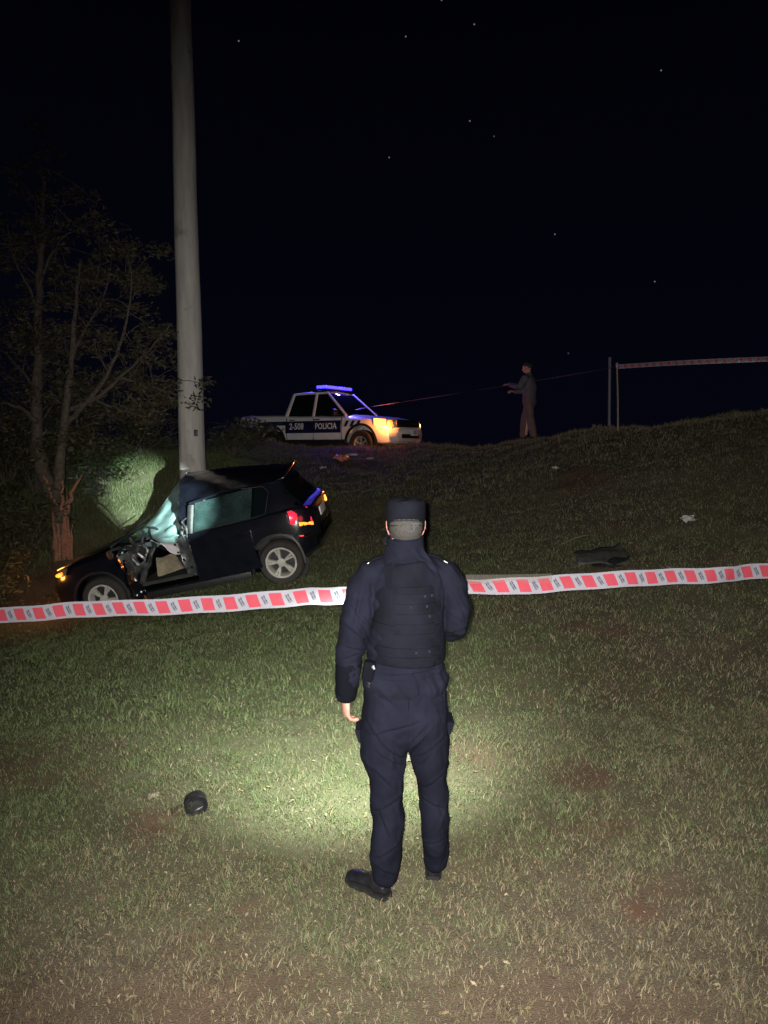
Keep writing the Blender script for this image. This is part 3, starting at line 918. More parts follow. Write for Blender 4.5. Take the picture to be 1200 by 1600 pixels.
# ---- the wrecked hatchback ------------------------------------------------
RL, FL = at(451, 913, 9.5), at(170, 970, 9.72)
fwd = (FL - RL).normalized()
left = Vector((0, -math.cos(R(6)), -math.sin(R(6)))); left = (left - fwd * left.dot(fwd)).normalized()
upv = fwd.cross(left)
org = (FL + RL) / 2 - left * 0.80
car = empty('wrecked_hatchback', org)
car.rotation_euler = Matrix((fwd, left, upv)).transposed().to_euler()
tag(car, 'black hatchback with smashed windscreen and torn off front door against the pole', 'car')
WB, HW = 1.2325, 0.83
st = [(1.99, .33, .46, .60, .61), (1.955, .26, .60, .66, .68), (1.86, .22, .72, .74, .775), (1.65, .2, .79, .82, .875), (1.25, .2, .825, .89, .955), (.95, .2, .83, .93, 1.0), (.75, .2, .83, .94, .985),
      (0, .2, .83, .955, .965), (-.8, .2, .83, .98, .985), (-1.3, .22, .825, 1.0, 1.005), (-1.62, .27, .80, 1.0, 1.015), (-1.80, .33, .74, .98, 1.0), (-1.905, .36, .64, .93, .945), (-1.94, .40, .54, .86, .87)]
mb = MB().loft([body_ring(*s) for s in spline_stations(st)])
body = mb.build('body', M['paint'], car)
cuts = [MB().box((-.42, 0, .83), (2.3, 1.38, 1.0)), MB().box((.36, .8, .80), (.98, .62, 1.0))]
for sx in (WB, -WB):
    for sy in (-1, 1):
        cuts.append(MB().tube([(sx, sy * .52, .31), (sx, sy * 1.0, .31)], [.365, .365], 36))
cut(body, cuts, 35)
for sx in (WB, -WB):
    for sy in (-1, 1): MB().tube([(sx, sy * .50, .31), (sx, sy * .515, .31)], [.36, .36], 24).build('wheel_housing', M['black_plastic'], car)
for sx in (WB, -WB):
    for sy in (-1, 1):
        mb = MB(); arch_lip(mb, sx, sy * .822, .365, .028, 22, .31, sy)
        mb.build('wheel_arch_lip', M['black_plastic'], car)
for i, (sx, sy) in enumerate(((WB, 1), (-WB, 1), (WB, -1), (-WB, -1))):
    make_wheel(car, sx, sy * .728, .302, .19, .205, 5, sy, 0.35 + 0.7 * i)

# cabin: floor, seats, dashboard, airbag
mb = MB().box((-.35, 0, .36), (2.2, 1.34, .05)); mb.build('cabin_floor', M['interior'], car)


def seat(y, x, m_):
    b = MB().box((x, y, .52), (.52, .50, .16), bevel=.05)
    b.box((x - .30, y, .82), (.14, .48, .60), Matrix.Rotation(R(-14), 3, 'Y'), bevel=.05)
    b.box((x - .40, y, 1.17), (.09, .24, .16), Matrix.Rotation(R(-10), 3, 'Y'), bevel=.03)
    return b.build('seat', m_, car)


seat(.36, .12, M['interior']); seat(-.36, .12, M['interior'])
rs_ = MB().box((-.85, 0, .56), (.5, 1.2, .16), bevel=.05); rs_.box((-1.15, 0, .82), (.14, 1.2, .5), Matrix.Rotation(R(-14), 3, 'Y'), bevel=.05)
rs_.build('rear_seat', M['interior'], car)
mb = MB().box((.72, -.06, .84), (.34, 1.2, .24), Matrix.Rotation(R(8), 3, 'Y'), bevel=.05); mb.build('dashboard', M['interior'], car)
mb = MB().lathe([(.17, -.014), (.19, -.014), (.195, 0), (.19, .014), (.17, .014), (.165, 0)], 26, 'x', (0, 0, 0)); mb.box((0, 0, 0), (.03, .32, .05), bevel=.01)
sw = mb.build('steering_wheel', M['black_plastic'], car); sw.location = (.45, .36, .88); sw.rotation_euler = (0, R(24), 0)


def crumple(amp, sc, seed):
    off = Vector((seed * 3.1, seed * 1.7, seed * 0.9))

    def f(p, u, v):
        q = p * sc + off
        return p + Vector((noise.noise(q), noise.noise(q + Vector((7, 3, 1))), noise.noise(q + Vector((2, 9, 5))))) * amp
    return f


mb = MB().patch((.34, .66, .90), (-.06, .70, .86), (-.03, .56, .60), (.16, .64, .66), 10, 8, .05, .02, crumple(.06, 5, 3)); mb.build('airbag', M['airbag'], car)
mb = MB().patch((.40, .62, .70), (.14, .66, .68), (.10, .62, .47), (.44, .66, .44), 8, 8, .05, .03, crumple(.07, 5, 5)); mb.build('torn_seat_cushion', M['beige'], car)

# roof, pillars, glass
rf = lambda s: Vector((.10, s * .53, 1.405))
rr_ = lambda s: Vector((-1.44, s * .52, 1.385))


def roof_fn(p, u, v):
    # u from front to back, v from right to left; the near front corner is peeled down
    y = (v - .5) * 2; p = p + Vector((0, 0, .055 * (1 - y * y) + .03 * math.sin(math.pi * u)))
    k = max(0.0, 1 - u / .42) * max(0.0, (v - .42) / .58)
    p = p + Vector((0, .05 * (1 - v), (1 - v) * (.30 * (1 - u) + .10 * u)))     # the far side stands up where the pole pushed it
    p = p + Vector((-.05 * k, .16 * k, -.50 * k * k - .08 * k))
    q = p * 6; a = .05 * k + .016 * max(0, 1 - u * 1.6)
    return p + Vector((noise.noise(q), noise.noise(q + Vector((5, 1, 2))), noise.noise(q + Vector((1, 8, 3))))) * a


mb = MB().patch(rf(-1), rr_(-1), rr_(1), rf(1), 26, 20, 0, -.022, roof_fn); mb.build('roof', M['paint'], car)
mb = MB().box((-1.50, 0, 1.455), (.16, .98, .028), Matrix.Rotation(R(-5.8), 3, 'X') @ Matrix.Rotation(R(8), 3, 'Y'), bevel=.012); mb.build('roof_spoiler', M['paint'], car)
mb = MB(); pillar(mb, (.93, -.66, .96), rf(-1) + Vector((0, .04, .29)), .028, .03); mb.build('windscreen_pillar', M['paint'], car)
mb = MB().tube([(.93, .70, .95), (.72, .74, 1.0), (.52, .80, .97), (.34, .86, 1.00), (.24, .84, .92)], [(.028, .03), (.026, .022), (.02, .026), (.024, .014), (.008, .012)], 8); mb.build('bent_windscreen_pillar', M['paint'], car)
for s in (-1, 1):
    mb = MB(); pillar(mb, (-.14, s * .755, .95), (-.20, s * (.56 if s < 0 else .60), 1.37 if s < 0 else 1.33), .045, .02); mb.build('door_pillar', M['black_plastic'], car)
    # the wide rear pillar
    mb = MB().patch((-1.14, s * .765, .99), (-1.70, s * .70, 1.0), (-1.47, s * .535, 1.395), (-1.30, s * .55, 1.40), 8, 8, .02 * s, .03 * s); mb.build('rear_pillar', M['paint'], car)
    mb = MB(); mb.tube([rr_(s) + Vector((-.04, 0, 0)), (-1.62, s * .56, 1.20), (-1.78, s * .60, 1.0)], [(.03, .03)] * 3, 8); mb.build('hatch_frame', M['paint'], car)
    mb = MB(); mb.tube([(-.17 if s > 0 else .10, s * .565, 1.40 if s < 0 else 1.35), (-.7, s * .565, 1.42), (-1.44, s * .55, 1.395)], [(.022, .022)] * 3, 8); mb.build('roof_rail', M['paint'], car)
    g = M['side_glass_lit'] if s > 0 else M['side_glass']
    mb = MB().patch((-.20, s * .755, .965), (-.98, s * .765, .985), (-1.06, s * .572, 1.385), (-.25, s * .578, 1.345), 8, 6, .012 * s, .005 * s); mb.build('rear_door_window', g, car)
    mb = MB().patch((-1.02, s * .766, .99), (-1.20, s * .765, 1.005), (-1.30, s * .60, 1.29), (-1.09, s * .575, 1.375), 5, 5, .006 * s, .005 * s); mb.build('quarter_window', M['side_glass'], car)
    mb = MB(); pillar(mb, (-.995, s * .772, .98), (-1.075, s * .580, 1.385), .014, .012); mb.build('window_divider', M['chrome'] if s > 0 else M['black_plastic'], car)
    mb = MB().tube([(-.2, s * .772, .962), (-.98, s * .779, .98), (-1.19, s * .776, 1.0), (-1.31, s * .61, 1.285), (-1.22, s * .572, 1.375), (-.9, s * .578, 1.40)], [.007] * 6, 6); mb.build('window_trim', M['dark_metal'] if s > 0 else M['black_plastic'], car)
mb = MB().patch((.84, -.73, .95), (-.10, -.76, .955), (-.16, -.575, 1.39), (.10, -.56, 1.38), 8, 6, -.01, -.005); mb.build('front_door_window', M['side_glass'], car)
mb = MB().patch((-1.76, -.56, 1.03), (-1.76, .56, 1.03), (-1.53, .50, 1.375), (-1.53, -.50, 1.375), 8, 6, -.03, .005); mb.build('rear_window', M['side_glass'], car)


def wind_fn(p, u, v):
    q = p * 4.2 + Vector((3, 1, 2)); k = v * v * .8 + .25
    p = p + Vector((noise.noise(q), noise.noise(q + Vector((5, 1, 2))) * .7, noise.noise(q + Vector((1, 8, 3))))) * .075 * k
    return p + Vector((0, 0, -.07 * math.sin(math.pi * u) * v))


# u runs up the glass from the bonnet to the roof, v from the far to the near side
mb = MB().patch((.96, -.62, 1.01), (.12, -.46, 1.715), (.04, .68, .955), (.93, .76, .965), 22, 22, .07, .006, wind_fn); mb.build('windscreen', M['shatter'], car)
mb = MB()   # the black border and peeled rubber along the upper edge of the glass
mb.patch((.17, -.30, 1.61), (.03, -.32, 1.63), (-.14, .72, .94), (.08, .69, .965), 6, 26, .02, .008, lambda p, u, v: wind_fn(p, .9, v) + Vector((0, 0, .022)))
mb.build('peeled_windscreen_border', M['black_plastic'], car)
mb = MB().patch((.10, -.545, 1.40), (-1.44, -.545, 1.395), (-1.44, -.50, 1.50), (.10, -.49, 1.71), 16, 6, 0, .008, crumple(.03, 5, 71)); mb.build('torn_roof_flange', M['paint'], car)
mb = MB()
for k in range(7):   # loose strands of foil and trim hanging over the opening
    y0 = .15 + .07 * k
    pts = [Vector((.0 - .03 * k, y0, 1.36 - .035 * k)), Vector((.04 - .02 * k, y0 + .14, 1.22 - .03 * k)), Vector((.03 - .03 * k, y0 + .27, 1.09 - .02 * k)), Vector((-.02 - .02 * k, y0 + .36, 1.02 - .02 * k))]
    pts = [p + Vector([random.gauss(0, .035) for _ in range(3)]) for p in pts]
    mb.tube(pts, [(.008, .004), (.014, .004), (.012, .004), (.003, .003)], 6)
mb.build('hanging_trim', M['bent_metal'], car)
mb = MB().patch((-.02, .60, .93), (.30, .70, .95), (.26, .74, .89), (-.04, .66, .86), 8, 4, .01, .01, crumple(.03, 6, 9)); mb.build('folded_glass_edge', M['shatter'], car)

# doors that are still on
for s in (-1, 1):
    mb = MB()
    x0, x1 = -.95, -.13
    prof = [(.30, .834), (.45, .838), (.64, .838), (.80, .830), (.90, .812), (.945, .79)]
    rings = []
    for k in range(7):
        x = x0 + (x1 - x0) * k / 6
        rings.append([Vector((x - .22 * max(0, .5 - z) * (1 if k == 0 else 0), s * (y + .004), z)) for z, y in prof] + [Vector((x, s * (y - .03), z)) for z, y in prof[::-1]])
    mb.loft(rings); d = mb.build('rear_door', M['paint'], car)
    mb = MB().box((-.82, s * .845, .80), (.15, .03, .03), bevel=.01); mb.build('door_handle', M['paint'], d)
mb = MB()
prof = [(.30, .834), (.45, .838), (.64, .838), (.80, .830), (.90, .812), (.945, .79)]
mb.loft([[Vector((-.11 + (.90 + .11) * k / 6, -(y + .004), z)) for z, y in prof] + [Vector((-.11 + 1.01 * k / 6, -(y - .03), z)) for z, y in prof[::-1]] for k in range(7)])
d = mb.build('front_door', M['paint'], car)
mb = MB().box((-.02, -.845, .80), (.15, .03, .03), bevel=.01); mb.build('door_handle', M['paint'], d)
mb = MB().box((-.01, .815, .235), (1.62, .05, .09), bevel=.015); mb.build('sill', M['black_plastic'], car)

# what is left of the torn front door
for (lab, pts, rad) in (('twisted_door_beam', [(.62, .82, 1.06), (.55, .86, .92), (.66, .88, .80), (.58, .90, .66), (.70, .88, .52), (.66, .90, .36)], [(.018, .03), (.05, .016), (.03, .03), (.055, .014), (.03, .03), (.02, .012)]),
                        ('twisted_door_beam', [(.44, .80, 1.10), (.47, .88, .97), (.42, .90, .86), (.50, .92, .74), (.54, .88, .60)], [(.012, .022), (.022, .022), (.026, .014), (.024, .018), (.01, .02)]),
                        ('twisted_door_beam', [(.36, .84, .98), (.30, .90, .90), (.37, .93, .80), (.44, .92, .66), (.60, .90, .50)], [(.02, .012), (.035, .012), (.026, .022), (.03, .012), (.012, .01)]),
                        ('twisted_door_beam', [(.72, .84, .96), (.62, .90, .95), (.50, .90, .99), (.40, .88, .97)], [(.03, .016), (.03, .02), (.024, .018), (.012, .012)]),
                        ('twisted_door_beam', [(.66, .86, .90), (.52, .93, .88), (.46, .94, .78), (.55, .93, .70)], [(.02, .02), (.028, .012), (.02, .022), (.014, .01)])):
    mb = MB(); mb.tube([Vector(p) + Vector([random.gauss(0, .012) for _ in range(3)]) for p in pts], rad, 8); mb.build(lab, M['bent_metal'], car, True, 30)
for (c00, c10, c11, c01, sd, mm) in (((.78, .84, .92), (.56, .88, .90), (.62, .90, .60), (.80, .86, .56), 11, 'bent_metal'), ((.80, .85, .62), (.64, .90, .62), (.66, .93, .30), (.80, .88, .24), 12, 'black_plastic'),
                                     ((.60, .88, .70), (.42, .90, .72), (.58, .91, .46), (.66, .90, .44), 13, 'bent_metal'), ((.74, .88, .50), (.62, .93, .46), (.60, .96, .22), (.70, .92, .16), 14, 'paint')):
    mb = MB().patch(c00, c10, c11, c01, 9, 9, .02, .006, crumple(.085, 7, sd)); mb.build('torn_door_skin', M[mm], car, True, 25)
mb = MB().patch((1.02, .80, .95), (.76, .845, .95), (.78, .87, .50), (.90, .855, .62), 10, 12, .02, .006, crumple(.07, 6, 17)); mb.build('buckled_wing', M['paint'], car, True, 25)
mb = MB().patch((.02, .80, .92), (-.13, .83, .94), (-.14, .86, .40), (.0, .86, .42), 5, 9, .02, .02, crumple(.035, 7, 15)); mb.build('bent_door_edge', M['bent_metal'], car, True, 25)
for (x, y, z) in ((.05, .86, .86), (.03, .87, .74), (-.02, .88, .62), (.06, .86, .69), (-.09, .87, .50), (-.10, .88, .40)):
    MB().box((x, y, z), (.025, .02, .035), Matrix.Rotation(random.uniform(0, 1.5), 3, 'Y'), bevel=.005).build('door_latch', M['chrome'], car)
mb = MB()
for i in range(34):
    x, z = random.gauss(.72, .05), random.uniform(.24, .80)
    p = Vector((x, .90 + random.uniform(-.02, .03), z)); rot = Matrix.Rotation(random.uniform(0, 3), 3, Vector((random.random(), random.random(), random.random() + .1)).normalized())
    mb.add([p + rot @ Vector(v) * random.uniform(.5, 1.3) for v in ((-.02, 0, -.012), (.02, .003, -.01), (.004, .004, .024), (0, -.006, .002))], [[0, 1, 2], [0, 3, 1], [1, 3, 2], [2, 3, 0]])
tag(mb.build('glass_shards', M['chrome'], car, False), kind='stuff')
mb = MB().box((.84, .90, .93), (.11, .21, .14), Matrix.Rotation(R(-25), 3, 'Z') @ Matrix.Rotation(R(14), 3, 'Y'), bevel=.04); o = mb.build('side_mirror', M['grey_plastic'], car)
mb = MB().box((.79, .93, .925), (.012, .15, .09), Matrix.Rotation(R(-25), 3, 'Z') @ Matrix.Rotation(R(14), 3, 'Y'), bevel=.004); mb.build('mirror_glass', M['chrome'], o)

# bonnet, lamps, bumpers
mb = MB().patch((1.84, -.62, .795), (.98, -.70, .985), (.98, .70, .985), (1.84, .62, .795), 14, 14, .045, .012, lambda p, u, v: p + Vector((0, 0, .012 * noise.noise(p * 5)))); mb.build('bonnet', M['paint'], car)
mb = MB().box((1.0, 0, 1.005), (.10, 1.2, .03), bevel=.01); mb.build('cowl_grille', M['black_plastic'], car)
mb = MB().tube([(1.0, .1, 1.03), (.9, -.25, 1.10), (.86, -.5, 1.15)], [.008, .009, .004], 6); mb.build('wiper_arm', M['black_plastic'], car)
for s in (-1, 1):
    mb = MB().patch((1.66, s * .795, .74), (1.88, s * .60, .68), (1.83, s * .60, .79), (1.62, s * .765, .84), 7, 5, -.03 * s, -.02 * s); o = mb.build('headlight', M['clear_lens'], car)
    if s > 0:
        mb = MB().patch((1.73, s * .775, .722), (1.90, s * .615, .675), (1.862, s * .612, .745), (1.70, s * .762, .785), 6, 4, -.035 * s, -.012 * s)
        mb.build('indicator', M['orange_lamp'], o)
mb = MB().box((1.965, 0, .62), (.05, .76, .10), bevel=.02); mb.build('front_grille', M['black_plastic'], car)
mb = MB().box((1.95, 0, .40), (.06, .86, .10), bevel=.02); mb.build('bumper_intake', M['black_plastic'], car)
point('car_indicator_glow', (1.97, .84, .74), 9, (1.0, .30, .05), .05, car)
for s in (-1, 1):
    mb = MB().patch((-1.50, s * .822, .79), (-1.89, s * .672, .72), (-1.85, s * .635, .965), (-1.50, s * .795, .975), 7, 6, .03 * s, .02 * s); o = mb.build('tail_light', M['red_lamp'] if s > 0 else M['red_lens'], car)
    mb = MB().patch((-1.66, s * .803, .735), (-1.89, s * .67, .69), (-1.895, s * .672, .735), (-1.66, s * .805, .79), 6, 3, .02 * s, .015 * s); mb.build('indicator', M['orange_lamp'], o)
    mb = MB().box((-1.475, s * .826, .88), (.03, .012, .15), bevel=.004); mb.build('lens_edge', M['clear_lens'], o)
point('car_tail_glow', (-1.86, .90, .84), .55, (1.0, .05, .06), .05, car)
point('car_tail_glow', (-1.98, -.72, .80), .8, (1.0, .33, .05), .05, car)
mb = MB().box((-1.945, 0, .78), (.02, .42, .13), bevel=.004); mb.build('number_plate', M['plate'], car)
mb = MB().loft([body_ring(-1.90 - .012 * k, .34 + .02 * k, .66 - .05 * k, .62 - .01 * k, .62 - .01 * k) for k in range(5)]); mb.build('rear_bumper', M['paint'], car)
mb = MB().tube([(-1.52, .835, .60), (-1.66, .84, .70), (-1.74, .80, .74)], [(.008, .016)] * 3, 6); mb.build('broken_bumper_clip', M['chrome'], car)
mb = MB().tube([(-1.62, .845, .60), (-1.74, .81, .585), (-1.86, .73, .60)], [(.012, .014), (.02, .016), (.006, .008)], 6); mb.build('broken_bumper_clip', M['chrome'], car)

# the real car has a shorter tail and a lower roof: ease every part of the shell to that shape


def reshape(o):
    if o.type == 'MESH' and o.name.split('.')[0] not in ('wheel', 'steering_wheel'):
        for v in o.data.vertices:
            if v.co.x < -1.0 and v.co.z > .93: v.co.x = -1.0 + (v.co.x + 1.0) * (1 - .18 * min(1, (v.co.z - .93) / .25))
            if v.co.x < -1.45: v.co.x = -1.45 + (v.co.x + 1.45) * .66
            if v.co.z > .62: v.co.z = .62 + (v.co.z - .62) * .90
    if o.name.split('.')[0] not in ('wheel',):
        for ch in o.children: reshape(ch)
    if o.type == 'LIGHT' and o.location.x < -1.45: o.location.x = -1.45 + (o.location.x + 1.45) * .66


reshape(car)

# ---- the police pickup -----------------------------------------------------
PKA = R(33)
PK = Vector((-1.52, 22.35, 0)); PK.z = float(ground_z(PK.x, PK.y, False)[0]) + .06
pk = empty('police_pickup', PK, (0, 0, -PKA)); pk.scale = (1.06, 1.06, 1.06)
tag(pk, 'white and dark blue police pickup truck with blue beacon bar lit and hazards on', 'pickup truck')
st = [(2.47, .52, .62, .82, .84), (2.43, .42, .76, .93, .95), (2.28, .38, .85, 1.00, 1.05), (1.95, .40, .875, 1.05, 1.12), (1.2, .42, .88, 1.10, 1.18), (.95, .42, .88, 1.12, 1.19), (0, .42, .88, 1.15, 1.16),
      (-1.0, .42, .88, 1.17, 1.17), (-1.12, .44, .88, 1.19, 1.19), (-2.72, .48, .88, 1.20, 1.20), (-2.78, .52, .86, 1.18, 1.18)]
mb = MB().loft([body_ring(*s) for s in spline_stations(st)]); body = mb.build('body', M['white_paint'], pk)
cuts = [MB().box((-1.93, 0, 1.25), (1.52, 1.50, .78)), MB().box((-.13, 0, 1.05), (1.7, 1.50, .8))]
for sx in (1.54, -1.54):
    for sy in (-1, 1): cuts.append(MB().tube([(sx, sy * .5, .42), (sx, sy * 1.1, .42)], [.475, .475], 36))
cut(body, cuts, 35)
for sx in (1.54, -1.54):
    for sy in (-1, 1):
        mb = MB(); arch_lip(mb, sx, sy * .872, .475, .05, 22, .42, sy, .02); mb.build('wheel_arch_lip', M['black_plastic'], pk)
for i, (sx, sy) in enumerate(((1.54, 1), (-1.54, 1), (1.54, -1), (-1.54, -1))): make_wheel(pk, sx, sy * .76, .385, .26, .22, 6, sy, .3 * i, False)
mb = MB()
for sx in (1.54, -1.54): mb.tube([(sx, -.62, .385), (sx, .62, .385)], [.05, .05], 10)
mb.box((-.1, 0, .42), (5.0, .7, .12)); mb.build('chassis', M['black_plastic'], pk)
for sx in (1.54, -1.54):
    for sy in (-1, 1): MB().tube([(sx, sy * .49, .42), (sx, sy * .5, .42)], [.47, .47], 24).build('wheel_housing', M['black_plastic'], pk)
rfp = lambda s: Vector((.28, s * .60, 1.785)); rrp = lambda s: Vector((-.88, s * .60, 1.77))
mb = MB().patch(rfp(-1), rrp(-1), rrp(1), rfp(1), 12, 12, 0, -.03, lambda p, u, v: p + Vector((0, 0, .05 * (1 - (2 * v - 1) ** 2) + .015 * math.sin(math.pi * u)))); mb.build('roof', M['white_paint'], pk)
for s in (-1, 1):
    for (a, b, wx, wy) in (((1.0, s * .76, 1.16), rfp(s) + Vector((0, 0, .01)), .035, .035), ((-.06, s * .825, 1.15), (-.08, s * .625, 1.79), .055, .025), ((-1.03, s * .815, 1.17), rrp(s) + Vector((-.02, 0, .01)), .07, .035)):
        mb = MB(); pillar(mb, a, b, wx, wy); mb.build('pillar', M['white_paint'], pk)
    mb = MB().tube([rfp(s) + Vector((.02, 0, .012)), (-.3, s * .625, 1.80), rrp(s) + Vector((-.04, 0, .012))], [.035] * 3, 8); mb.build('roof_rail', M['white_paint'], pk)
    mb = MB().patch((.90, s * .81, 1.16), (-.02, s * .825, 1.165), (-.04, s * .64, 1.765), (.30, s * .625, 1.765), 6, 6, .01 * s, .005 * s); mb.build('front_door_window', M['dark_glass'], pk)
    mb = MB().patch((-.11, s * .825, 1.165), (-.98, s * .82, 1.17), (-.90, s * .625, 1.755), (-.12, s * .64, 1.765), 6, 6, .01 * s, .005 * s); mb.build('rear_door_window', M['dark_glass'], pk)
    mb = MB().box((.78, s * .98, 1.24), (.12, .20, .17), bevel=.04); mb.box((.80, s * .86, 1.18), (.04, .12, .03)); mb.build('side_mirror', M['black_plastic'], pk)
    for xh in (.10, -.78):
        mb = MB().box((xh, s * .885, 1.06), (.18, .03, .03), bevel=.01); mb.build('door_handle', M['black_plastic'], pk)
    for xg in (.93, -.03, -.98): MB().box((xg, s * .872, .80), (.010, .03, .62)).build('door_gap', M['black_plastic'], pk)
    mb = MB().tube([(1.1, s * .93, .47), (-1.0, s * .93, .47)], [(.03, .05)] * 2, 8); mb.build('side_step', M['dark_metal'], pk)
    # livery: blue band with lettering, slanted stripes on the wing
    for (x0, x1) in ((-2.70, -2.05), (-1.03, .90)):
        mb = MB()
        mb.patch((x0, s * .883, .70), (x1, s * .883, .70), (x1, s * .8845, .845), (x0, s * .8845, .845), 4, 2, 0, .004 * -s)
        mb.patch((x0, s * .8845, .846), (x1, s * .8845, .846), (x1, s * .8655, 1.03), (x0, s * .8655, 1.03), 4, 2, 0, .004 * -s)
        mb.build('blue_band', M['blue_band'], pk, False)
    mb = MB()
    mb.patch((-2.70, s * .883, .55), (-2.05, s * .883, .55), (-2.05, s * .884, .698), (-2.70, s * .884, .698), 4, 2, 0, .004 * -s)
    mb.build('blue_band', M['blue_band'], pk, False)
    mb = MB()
    mb.patch((-2.05, s * .883, .92), (-1.03, s * .883, .92), (-1.03, s * .866, 1.03), (-2.05, s * .866, 1.03), 4, 2, 0, .004 * -s); mb.build('blue_band', M['blue_band'], pk, False)
    mb = MB()
    for k in range(3):
        x = 1.0 + .19 * k
        mb.patch((x, s * .886, .86), (x + .09, s * .886, .86), (x + .17, s * .868, 1.02), (x + .08, s * .868, 1.02), 2, 2, 0, .004 * -s)
    mb.build('wing_stripe', M['blue_band'], pk, False)
    for (txt, xc, sz) in (('POLICIA', .40, .215), ('2-508', -.62, .24)):
        me = text_mesh(txt, sz, .0015, bold=.004)
        for v in me.vertices:
            tx, ty = v.co.x * -s * .92, v.co.y * 1.05
            z = .875 + ty; y = .8845 + .003 if z < .846 else .8845 - (z - .846) * .1033 + .003
            v.co = Vector((xc + tx, s * (y + .003 + v.co.z), z))
        link('lettering', me, M['letter_white'], pk)
    mb = MB().patch((1.93, s * .872, .93), (2.36, s * .815, .86), (2.30, s * .77, 1.03), (1.90, s * .835, 1.08), 7, 5, -.03 * s, -.02 * s); o = mb.build('headlight', M['clear_lens'], pk)
    mb = MB().patch((1.98, s * .892, .885), (2.33, s * .860, .86), (2.29, s * .825, 1.03), (1.95, s * .862, 1.06), 6, 4, -.03 * s, -.012 * s); mb.build('indicator', M['orange_hot'], o)
    mb = MB().patch((2.40, s * .79, .855), (2.455, s * .69, .85), (2.385, s * .66, 1.0), (2.34, s * .76, 1.0), 4, 4, -.02 * s, -.012 * s); mb.build('indicator', M['orange_lamp'], o)
    mb = MB().lathe([(0.0, -.01), (.055, -.01), (.055, .03), (0, .03)], 16, 'x', (2.44, s * .66, .60)); mb.build('fog_light', M['black_plastic'], pk)
    mb = MB().box((-2.79, s * .80, .98), (.03, .12, .30), bevel=.01); mb.build('tail_light', M['red_lens'], pk)
mb = MB().patch((1.02, -.70, 1.17), (1.02, .70, 1.17), (.30, .59, 1.785), (.30, -.59, 1.785), 8, 6, .04, .006); mb.build('windscreen', M['dark_glass'], pk)
mb = MB().patch((-1.06, -.68, 1.2), (-1.06, .68, 1.2), (-.92, .58, 1.76), (-.92, -.58, 1.76), 6, 6, -.02, .006); mb.build('rear_window', M['dark_glass'], pk)
mb = MB().box((2.455, 0, .93), (.05, 1.16, .20), bevel=.02); mb.build('grille', M['black_plastic'], pk)
mb = MB()
for k in range(3): mb.box((2.485, 0, .87 + .055 * k), (.015, 1.08, .014), bevel=.003)
mb.build('grille_bar', M['dark_metal'], pk)
mb = MB().loft([body_ring(2.40 + .035 * k, .42 + .012 * k, .84 - .055 * k, .80, .80) for k in range(5)]); mb.build('front_bumper', M['white_paint'], pk)
mb = MB().box((2.545, 0, .60), (.03, .86, .11), bevel=.01); mb.build('bumper_intake', M['black_plastic'], pk)
plate = MB().box((2.565, .18, .69), (.012, .36, .15), bevel=.004).build('number_plate', M['plate'], pk)
me = text_mesh('151', .12, .001, bold=.003)
for v in me.vertices: v.co = Vector((2.573 + v.co.z, .20 + v.co.x * 1.0, .69 + v.co.y))
link('number', me, M['letter_black'], plate)
mb = MB().box((.05, 0, 1.905), (.30, 1.24, .05), bevel=.02)
for s in (-1, 1): mb.box((.05, s * .5, 1.862), (.10, .10, .06))
bar = mb.build('beacon_bar', M['black_plastic'], pk)
for k in range(12):
    y = -.58 + 1.16 * k / 11
    for sx in (1, -1):
        mb = MB().box((.05 + sx * .09, y, 1.965), (.13, .092, .075), bevel=.014); mb.build('beacon_led', M['blue_lamp'], bar)
for y in (-.45, .45): point('beacon_glow', (.05, y, 2.22), 170, (.12, .10, 1.0), .08, pk)
for s in (-1, 1): point('hazard_glow', (2.38, s * 1.04, .95), 55, (1.0, .26, .045), .05, pk)


# ------------------------------------------------------------------ people
def folds(amp, sx=9.0, sz=26.0, seed=1, zones=None):
    """cloth creases pushed along the normals; zones = (z, half height, extra factor)"""
    def f(co, no):
        x, y, z = co[:, 0], co[:, 1], co[:, 2]
        a = vnoise(x * sx + y * sx * .8 + z * 2.5 + 50, z * sz * .35 + x * 4 + 50, 1.0, seed, 3)
        b = vnoise(x * sx * .5 - z * sz * .5 + 90, z * sz * .3 + y * sx + 90, 1.0, seed + 7, 2)
        d = (1 - np.abs(2 * a - 1)) * 1.3 - .6 + (b - .5) * 1.4
        k = np.full(len(z), amp)
        for (zc, hh, fac) in (zones or []):
            k = k * (1 + (fac - 1) * np.exp(-((z - zc) / hh) ** 2))
        return co + no * (d * k)[:, None]
    return f


def creases(lines, inner):
    """single drawn folds on the back of a garment: (x0, z0, x1, z1, width, depth) in the wearer's own metres"""
    def f(co, no):
        co = inner(co, no)
        d = np.zeros(len(co))
        for (x0, z0, x1, z1, w, amp) in lines:
            ax, az = x1 - x0, z1 - z0; L2 = ax * ax + az * az
            t = np.clip(((co[:, 0] - x0) * ax + (co[:, 2] - z0) * az) / L2, 0, 1)
            qx, qz = co[:, 0] - x0 - ax * t, co[:, 2] - z0 - az * t
            s = (qx * -az + qz * ax) / math.sqrt(L2); r = np.hypot(qx, qz)
            d += amp * (np.exp(-((s - w) / w) ** 2) * .8 - np.exp(-(s / (w * .7)) ** 2)) * np.exp(-(np.maximum(r - np.abs(s), 0) / .02) ** 2) * np.exp(-(r / (3 * w)) ** 2) * (.35 + .65 * np.sin(np.pi * np.clip(t, .08, .92)))
        back = np.clip(-no[:, 1] * 1.6, 0, 1)
        return co + no * (d * back)[:, None]
    return f


